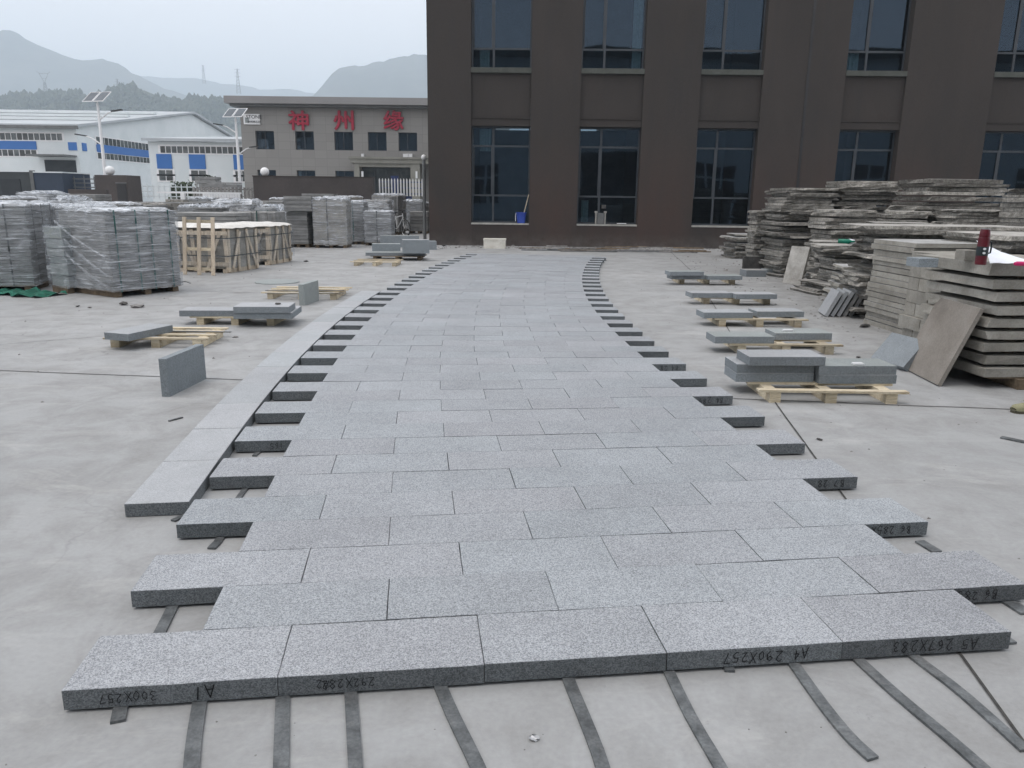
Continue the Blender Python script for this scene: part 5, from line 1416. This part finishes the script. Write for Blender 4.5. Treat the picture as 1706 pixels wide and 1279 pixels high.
win_row(T, 15, (fx(-35), 0), (fx(107), 0), z_a0, z_a1, (0, -1))
box_part('blue_panel', T, fx(-35), fx(62), -.08, -.001, z_b0, z_b1, 'blue')
win_row(T, 10, (fx(-35), 0), (fx(61), 0), z_c0, z_c1, (0, -1))
box_part('blue_panel', T, fx(115), fx(129), -.08, -.001, fz(249.5), fz(236), 'blue')
dr = box_part('doorway', T, fx(72), fx(124), -.06, -.001, 0, fz(266), 'opening')
box_part('door_canopy', T, fx(63), fx(127), -2.2, -.002, fz(261), fz(258), 'grey_paint')
# gable side windows: y local positions
def gy(px): # depth where wall plane x = xr_ is seen at column px
    d = ray(px, 240); return xr_ / d.x * d.y - Ys
ya, yb_ = gy(160), gy(252)
win_row(T, 15, (0, ya), (0, yb_), z_a0 - .1, z_a1, (1, 0))
box_part('blue_panel', T, .001, .08, ya, yb_, z_b0, z_b1, 'blue')
win_row(T, 15, (0, ya), (0, yb_), z_c0, z_c1, (1, 0))
box_part('blue_panel', T, .001, .08, gy(136), gy(143), fz(249.5), fz(236), 'blue')

Y2 = 66.0
c0 = dp(246, 235, Y2); ze2 = c0.z; x2 = c0.x
T = thing('workshop', 'smaller white workshop with blue panels between shed and office', 'building', (x2, Y2, 0))
L2 = 11.5; D2 = 15
b = MB().box(0, L2, 0, .3, 0, ze2); b.box(0, .3, .3, D2, 0, ze2); b.box(L2 - .3, L2, .3, D2, 0, ze2)
obj('wall', b, ['white_metal'], T)
b = MB().add([(-.3, -.5, ze2), (L2 + .3, -.5, ze2), (L2 + .3, D2, ze2 + 1.25), (-.3, D2, ze2 + 1.25), (-.3, -.5, ze2 + .22), (L2 + .3, -.5, ze2 + .22), (L2 + .3, D2, ze2 + 1.45), (-.3, D2, ze2 + 1.45)],
             [(3, 2, 1, 0), (4, 5, 6, 7), (0, 1, 5, 4), (1, 2, 6, 5), (2, 3, 7, 6), (3, 0, 4, 7)])
obj('roof', b, ['roof_metal'], T)
b = MB().add([(-.0, 0.3, ze2), (0, D2, ze2), (0, D2, ze2 + 1.24)], [(0, 1, 2)])
obj('gable_wall', b, ['white_metal'], T)
def gx(px): return dp(px, 250, Y2).x - x2
def gz(py): return dp(330, py, Y2).z
win_row(T, 15, (gx(267), 0), (gx(408), 0), gz(255), gz(244), (0, -1))
for c0_, c1_ in ((260, 285), (314, 341), (388, 412)):
    box_part('blue_panel', T, gx(c0_), gx(c1_), -.08, -.001, gz(281.5), gz(257), 'blue')
    win_row(T, 2, (gx(c0_ + 1), 0), (gx(c1_), 0), gz(291), gz(284), (0, -1), w=.86)
    win_row(T, 2, (gx(c0_ + 1), 0), (gx(c1_), 0), gz(301), gz(293), (0, -1), w=.86)

# white workshop added unseen behind the camera, for window reflections and near-ground shade
T = thing('added_workshop', 'white workshop added behind the camera for the tall windows to mirror', 'building', (0, -9, 0))
b = MB().box(-40, 40, -18, 0, 0, 11.5)
obj('wall', b, ['white_metal'], T)
box_part('roof', T, -41, 41, -19, .8, 11.501, 12.1, 'grey_paint')
box_part('doorway', T, 3.5, 9.0, .001, .05, 0, 5.0, 'opening')
for x in range(-36, 38, 6):
    if 0 < x < 10: continue
    f = MB().box(x, x + 3.4, .001, .06, 1.2, 4.0)
    w_ = obj('window', f, ['dark_glass'], T)
    m2 = MB().box(x + 1.05, x + 1.2, .061, .1, 1.2, 4.0); m2.box(x + 2.2, x + 2.35, .061, .1, 1.2, 4.0); m2.box(x, x + 3.4, .101, .12, 2.9, 3.05)
    obj('window_frame', m2, ['white_paint'], w_)

# ------------------------------------------------------------------ hills
def ridge(name, prof, Y, depth, mat, amp, freq, rise_front=1.0, ny=14, dx=12.0, rug=0.0):
    """ridge whose crest follows measured silhouette heights; prof: list of (px, py) at distance Y"""
    pts = [dp(px, py, Y) for px, py in prof]
    xs_ = [p.x for p in pts]; zs_ = [p.z for p in pts]
    x0, x1 = min(xs_), max(xs_); nx = int((x1 - x0) / dx)
    vs, fs = [], []
    for i in range(nx + 1):
        x = x0 + (x1 - x0) * i / nx; h = float(np.interp(x, xs_, zs_))
        for q in range(ny + 1):
            s = q / ny
            t_ = s * 2 - 1                                     # -1 front foot, 0 crest, 1 back foot
            f = (1 - abs(t_)) ** (1.15 if t_ < 0 else .9)
            y_ = Y + t_ * depth * (.55 if t_ > 0 else 1.0)
            nz = noise.fractal(Vector((x * freq, y_ * freq, Y)), 1.0, 2.0, 4) * amp * (1 - f * .75) * min(1, (1 - abs(t_)) * 6)
            z_ = h * f + nz + (rug * random.uniform(-1, 1) if 0 < q < ny else 0)
            vs.append((x + (random.uniform(-.3, .3) * dx if rug else 0), y_, max(z_, -.5)))
    for i in range(nx):
        for q in range(ny):
            k_ = i * (ny + 1) + q; fs.append((k_, k_ + ny + 1, k_ + ny + 2, k_ + 1))
    return obj(name, MB().add(vs, fs), [mat], kind='structure', sm=True)
near_prof = [(-900, 170), (-400, 150), (-200, 165), (0, 163), (50, 161), (95, 160), (130, 159), (155, 163), (172, 162), (186, 155), (205, 153), (230, 152), (245, 155), (262, 161), (300, 170), (330, 174), (380, 176), (420, 183), (500, 205), (620, 235), (800, 260), (1000, 240), (1500, 200), (2400, 190)]
ridge('wooded_hill', near_prof, 1000, 500, 'hill', 14, .008, dx=9.0, ny=18, rug=1.2)
mid_prof = [(-900, 120), (-300, 150), (-60, 95), (0, 50), (18, 47), (40, 58), (60, 73), (85, 86), (105, 96), (138, 103), (160, 98), (178, 102), (200, 112), (222, 123), (250, 134), (290, 150), (340, 166), (400, 180), (500, 205), (700, 240), (1500, 280)]
ridge('far_mountain', mid_prof, 2300, 900, 'mountain', 70, .003, dx=22, ny=20, rug=3)
faint_prof = [(-300, 170), (0, 150), (120, 128), (200, 122), (240, 125), (262, 126), (300, 127), (340, 133), (380, 141), (430, 149), (480, 152), (520, 158), (560, 164), (900, 180), (1500, 200), (2400, 220)]
ridge('faint_mountain', faint_prof, 3600, 900, 'mountain', 60, .002, dx=40, ny=14, rug=4)
right_prof = [(430, 175), (480, 162), (520, 156), (535, 142), (550, 125), (562, 112), (585, 109), (610, 110), (640, 104), (655, 100), (670, 98), (690, 93), (705, 93), (720, 98), (760, 118), (820, 140), (950, 120), (1300, 100), (1800, 140), (2600, 180)]
ridge('bare_mountain', right_prof, 2250, 800, 'mountain', 60, .003, dx=14, ny=20, rug=2.5)

# crest trees of the wooded hill: a far wood that reads as one mass
def wood():
    rnd = random.Random(11); b = MB()
    pts = [dp(px, py, 1000) for px, py in near_prof]; xs_ = [p.x for p in pts]; zs_ = [p.z for p in pts]
    for i in range(2200):
        px_ = rnd.uniform(-60, 440); x = dp(px_, 160, 1000).x; h = float(np.interp(x, xs_, zs_))
        t_ = -rnd.random() ** 1.6 * .55; y_ = 1000 + t_ * 500
        z_ = h * (1 - abs(t_)) ** 1.15 - 1
        cl = noise.noise(Vector((x * .015, 3, 1)))
        r_ = rnd.uniform(1.8, 4.6) * (1.25 if cl > 0 else .7) * (.8 if px_ < 150 else 1.0)
        n = 6; vs = []
        for (rr, zz) in ((.55, 0), (1.0, .8), (.8, 1.6), (.15, 2.3)):
            for q in range(n):
                a_ = q * 2 * math.pi / n + rnd.random() * .5
                k_ = rr * r_ * rnd.uniform(.75, 1.2)
                vs.append((x + k_ * math.cos(a_), y_ + k_ * math.sin(a_), z_ + zz * r_ * rnd.uniform(.85, 1.15)))
        fs = [(u * n + q, u * n + (q + 1) % n, (u + 1) * n + (q + 1) % n, (u + 1) * n + q) for u in range(3) for q in range(n)] + [tuple(3 * n + q for q in range(n))]
        b.add(vs, fs)
    obj('hillside_wood', b, ['hill'], kind='stuff')
wood()

# transmission towers
def pylon(label, px, ytop, ybase, Y, style='y'):
    a, b_ = dp(px, ytop, Y), dp(px, ybase, Y)
    h = a.z - b_.z + 4; s = h * .10
    T = thing('transmission_tower', label, 'pylon', (a.x, Y, b_.z - 4), R(12), 'power line towers on the hills')
    r_ = h * .008
    m = MB()
    if style == 'y':
        for sx_ in (-1, 1):
            for sy_ in (-1, 1): m.tube([(sx_ * s, sy_ * s, 0), (sx_ * s * .25, sy_ * s * .25, h * .62)], r_, 4)
        for i in range(6):
            z_ = h * .1 * i; k_ = s * (1 - .75 * i / 6.2)
            for sy_ in (-1, 1):
                m.tube([(-k_, sy_ * k_, z_), (k_ * .9, sy_ * k_ * .9, z_ + h * .1)], r_ * .6, 4); m.tube([(k_, sy_ * k_, z_), (-k_ * .9, sy_ * k_ * .9, z_ + h * .1)], r_ * .6, 4)
        obj('tower_body', m, ['grey_paint'], T)
        m = MB()
        m.tube([(0, 0, h * .60), (-s * 1.5, 0, h * .93)], r_, 4); m.tube([(0, 0, h * .60), (s * 1.5, 0, h * .93)], r_, 4)
        m.tube([(-s * 2.3, 0, h * 1.0), (-s * 1.4, 0, h * .93), (s * 1.4, 0, h * .93), (s * 2.3, 0, h * 1.0)], r_, 4)
        m.tube([(-s * .7, 0, h * .76), (s * .7, 0, h * .76)], r_ * .7, 4)
        obj('cross_arm', m, ['grey_paint'], T)
    else:
        for sx_ in (-1, 1):
            for sy_ in (-1, 1): m.tube([(sx_ * s * .8, sy_ * s * .8, 0), (sx_ * s * .12, sy_ * s * .12, h)], r_, 4)
        for i in range(8):
            z_ = h * .12 * i; k_ = s * .8 * (1 - .85 * i / 8.2)
            for sy_ in (-1, 1):
                m.tube([(-k_, sy_ * k_, z_), (k_ * .88, sy_ * k_ * .88, z_ + h * .12)], r_ * .6, 4); m.tube([(k_, sy_ * k_, z_), (-k_ * .88, sy_ * k_ * .88, z_ + h * .12)], r_ * .6, 4)
        obj('tower_body', m, ['grey_paint'], T)
        m = MB()
        for z_, w_ in ((.95, 1.1), (.82, 1.4), (.68, 1.2)): m.tube([(-s * w_, 0, h * z_), (0, 0, h * (z_ + .03)), (s * w_, 0, h * z_)], r_, 4)
        obj('cross_arm', m, ['grey_paint'], T)
pylon('Y-shaped power tower on the wooded hill at left', 72, 119, 160, 1010)
pylon('taller lattice power tower right of the left solar lamp', 195, 131, 156, 1020, 't')
pylon('shorter lattice power tower beside the taller one', 206, 137, 156, 1040, 't')
pylon('faint lattice tower on the far ridge above the office corner', 395, 114, 152, 1500, 't')
pylon('faint lattice tower left of the ridge one above the office', 338, 108, 136, 1900, 't')

# bushy trees by the workshop
def bush(label, px, py, Y, w, h, seed):
    rnd = random.Random(seed); p = dp(px, py, Y)
    T = thing('young_tree', label, 'tree', (p.x, Y, 0), 0, 'dusty trees behind the yard fence')
    top = p.z
    tr = MB().tube([(0, 0, 0), (.05, 0, top * .5), (0, .05, top * .8)], [.09, .06, .03], 7)
    for i in range(5):
        a_ = rnd.random() * 6.28; tr.tube([(.02, 0, top * (.35 + .08 * i)), (w * .4 * math.cos(a_), w * .4 * math.sin(a_), top * (.55 + .07 * i))], [.04, .015], 5)
    obj('trunk', tr, ['bark'], T)
    b = MB()
    for i in range(1300):
        th, ph = rnd.random() * 6.28, math.acos(rnd.uniform(-1, 1)); rr = rnd.random() ** .45
        lob = 1 + .35 * noise.noise(Vector((math.cos(th) * 2, math.sin(th) * 2, math.cos(ph) * 2 + seed)))
        c_ = Vector((w * rr * lob * math.cos(th) * math.sin(ph), w * .8 * rr * lob * math.sin(th) * math.sin(ph), top - h * .5 + h * .5 * rr * lob * math.cos(ph)))
        u, v = Vector([rnd.gauss(0, 1) for _ in range(3)]).normalized() * .11, Vector([rnd.gauss(0, 1) for _ in range(3)]).normalized() * .10
        b.add([c_ - u, c_ + v, c_ + u, c_ - v], [(0, 1, 2, 3)])
    obj('crown', b, ['leaf'], T)
bush('dusty tree left of the stone pile before the workshop', 306, 303, 52, 1.0, 1.9, 1)
bush('dusty tree behind the grey balustrade near the workshop', 350, 292, 53, .8, 1.8, 2)
T = stack('pale stone block stack behind the balustrade fence', (dp(340, 290, 50).x, 50.6), 1.3, 1, dp(340, 291, 50).z, 0, .22, mats=('grey_top', 'grey_side'), pal=False)
T = stack('wide stone block stack behind the balustrade fence', (dp(368, 303, 50).x, 50.6), 1.9, 1, dp(368, 303, 50).z, 0, .22, mats=('grey_top', 'grey_side'), pal=False)

# ------------------------------------------------------------------ chips and litter
CH = []
for i in range(6):
    me = lump(1.0, .45, 20 + i, 1); me.materials.append(M['rock' if i % 2 else 'darkbit']); CH.append(me)
spots = [(205, 508, .06, 'grey chip before the nearer wrapped pallet'), (228, 512, .09, 'larger broken chip before the nearer wrapped pallet'), (130, 511, .03, 'tiny chip near the left edge pallet'),
         (150, 513, .03, 'tiny chip left of the larger broken chip'), (1365, 733, .018, 'small round stone right of the path'), (1412, 618, .02, 'pebble by the second right pallet'),
         (1430, 596, .02, 'pebble behind the nearest right pallet'), (392, 562, .03, 'flat chip right of the left pallet'), (1390, 508, .05, 'broken chip beside the five leaning slabs'),
         (1375, 517, .05, 'pale broken chip before the five leaning slabs'), (1440, 545, .06, 'dark broken chip at the foot of the neat stack'), (1450, 535, .06, 'grey offcut at the foot of the neat stack'),
         (1330, 458, .08, 'offcut beside the thin leaning slab'), (1270, 440, .09, 'offcut by the low flat pile'), (740, 410, .06, 'rubble chip at the building corner'), (760, 413, .05, 'second rubble chip by the building corner'),
         (510, 436, .05, 'chip on the open floor beyond the crates'), (855, 410, .07, 'rubble chip right of the foam box'),]
for i, (px_, py_, r_, lb) in enumerate(spots):
    p = gp(px_, py_)
    link('stone_chip', CH[i % 6], None, p, (0, 0, random.random() * 6), (r_ * 1.3, r_, r_ * .8), lb, 'chip', 'stone chips on the concrete')
# crumbs scattered
def crumbs():
    rnd = random.Random(5); b = MB()
    def one(x, y_, s):
        o_ = [Vector((x + s * rnd.uniform(.5, 1) * math.cos(a_), y_ + s * rnd.uniform(.5, 1) * math.sin(a_), 0.0)) for a_ in (0, 1.26, 2.5, 3.8, 5.0)]
        b.add(o_ + [Vector((x, y_, s * rnd.uniform(.3, .7)))], [(0, 1, 5), (1, 2, 5), (2, 3, 5), (3, 4, 5), (4, 0, 5)])
    for i in range(240): one(rnd.uniform(-9, -2.6), rnd.uniform(3, 24), rnd.uniform(.006, .02))
    for i in range(330): one(rnd.uniform(4.0, 6.5) , rnd.uniform(8, 22), rnd.uniform(.01, .045))
    for i in range(160): one(rnd.uniform(2.0, 5.0), rnd.uniform(2, 16), rnd.uniform(.004, .014))
    for i in range(420): one(rnd.uniform(-2.6, 8.5), 25.6 - rnd.random() ** 2 * 1.6, rnd.uniform(.015, .06))
    for i in range(90): one(rnd.uniform(-2.2, 2.2), rnd.uniform(1.2, 2.1), rnd.uniform(.002, .005))
    obj('stone_crumbs', b, ['rock'], kind='stuff')
crumbs()

# ------------------------------------------------------------------ haze
hz = bpy.data.materials.new('haze'); hz.use_nodes = True
ht = hz.node_tree; ht.nodes.clear()
ho = ht.nodes.new('ShaderNodeOutputMaterial'); hv = ht.nodes.new('ShaderNodeVolumePrincipled')
hv.inputs['Color'].default_value = (0.78, 0.895, 1.0, 1)
hv.inputs['Density'].default_value = 0.0005
hv.inputs['Anisotropy'].default_value = 0.0
ht.links.new(hv.outputs[0], ho.inputs['Volume'])
obj('haze', MB().box(-4600, 4600, -320, 6100, -1.5, 640), [hz], kind='stuff')
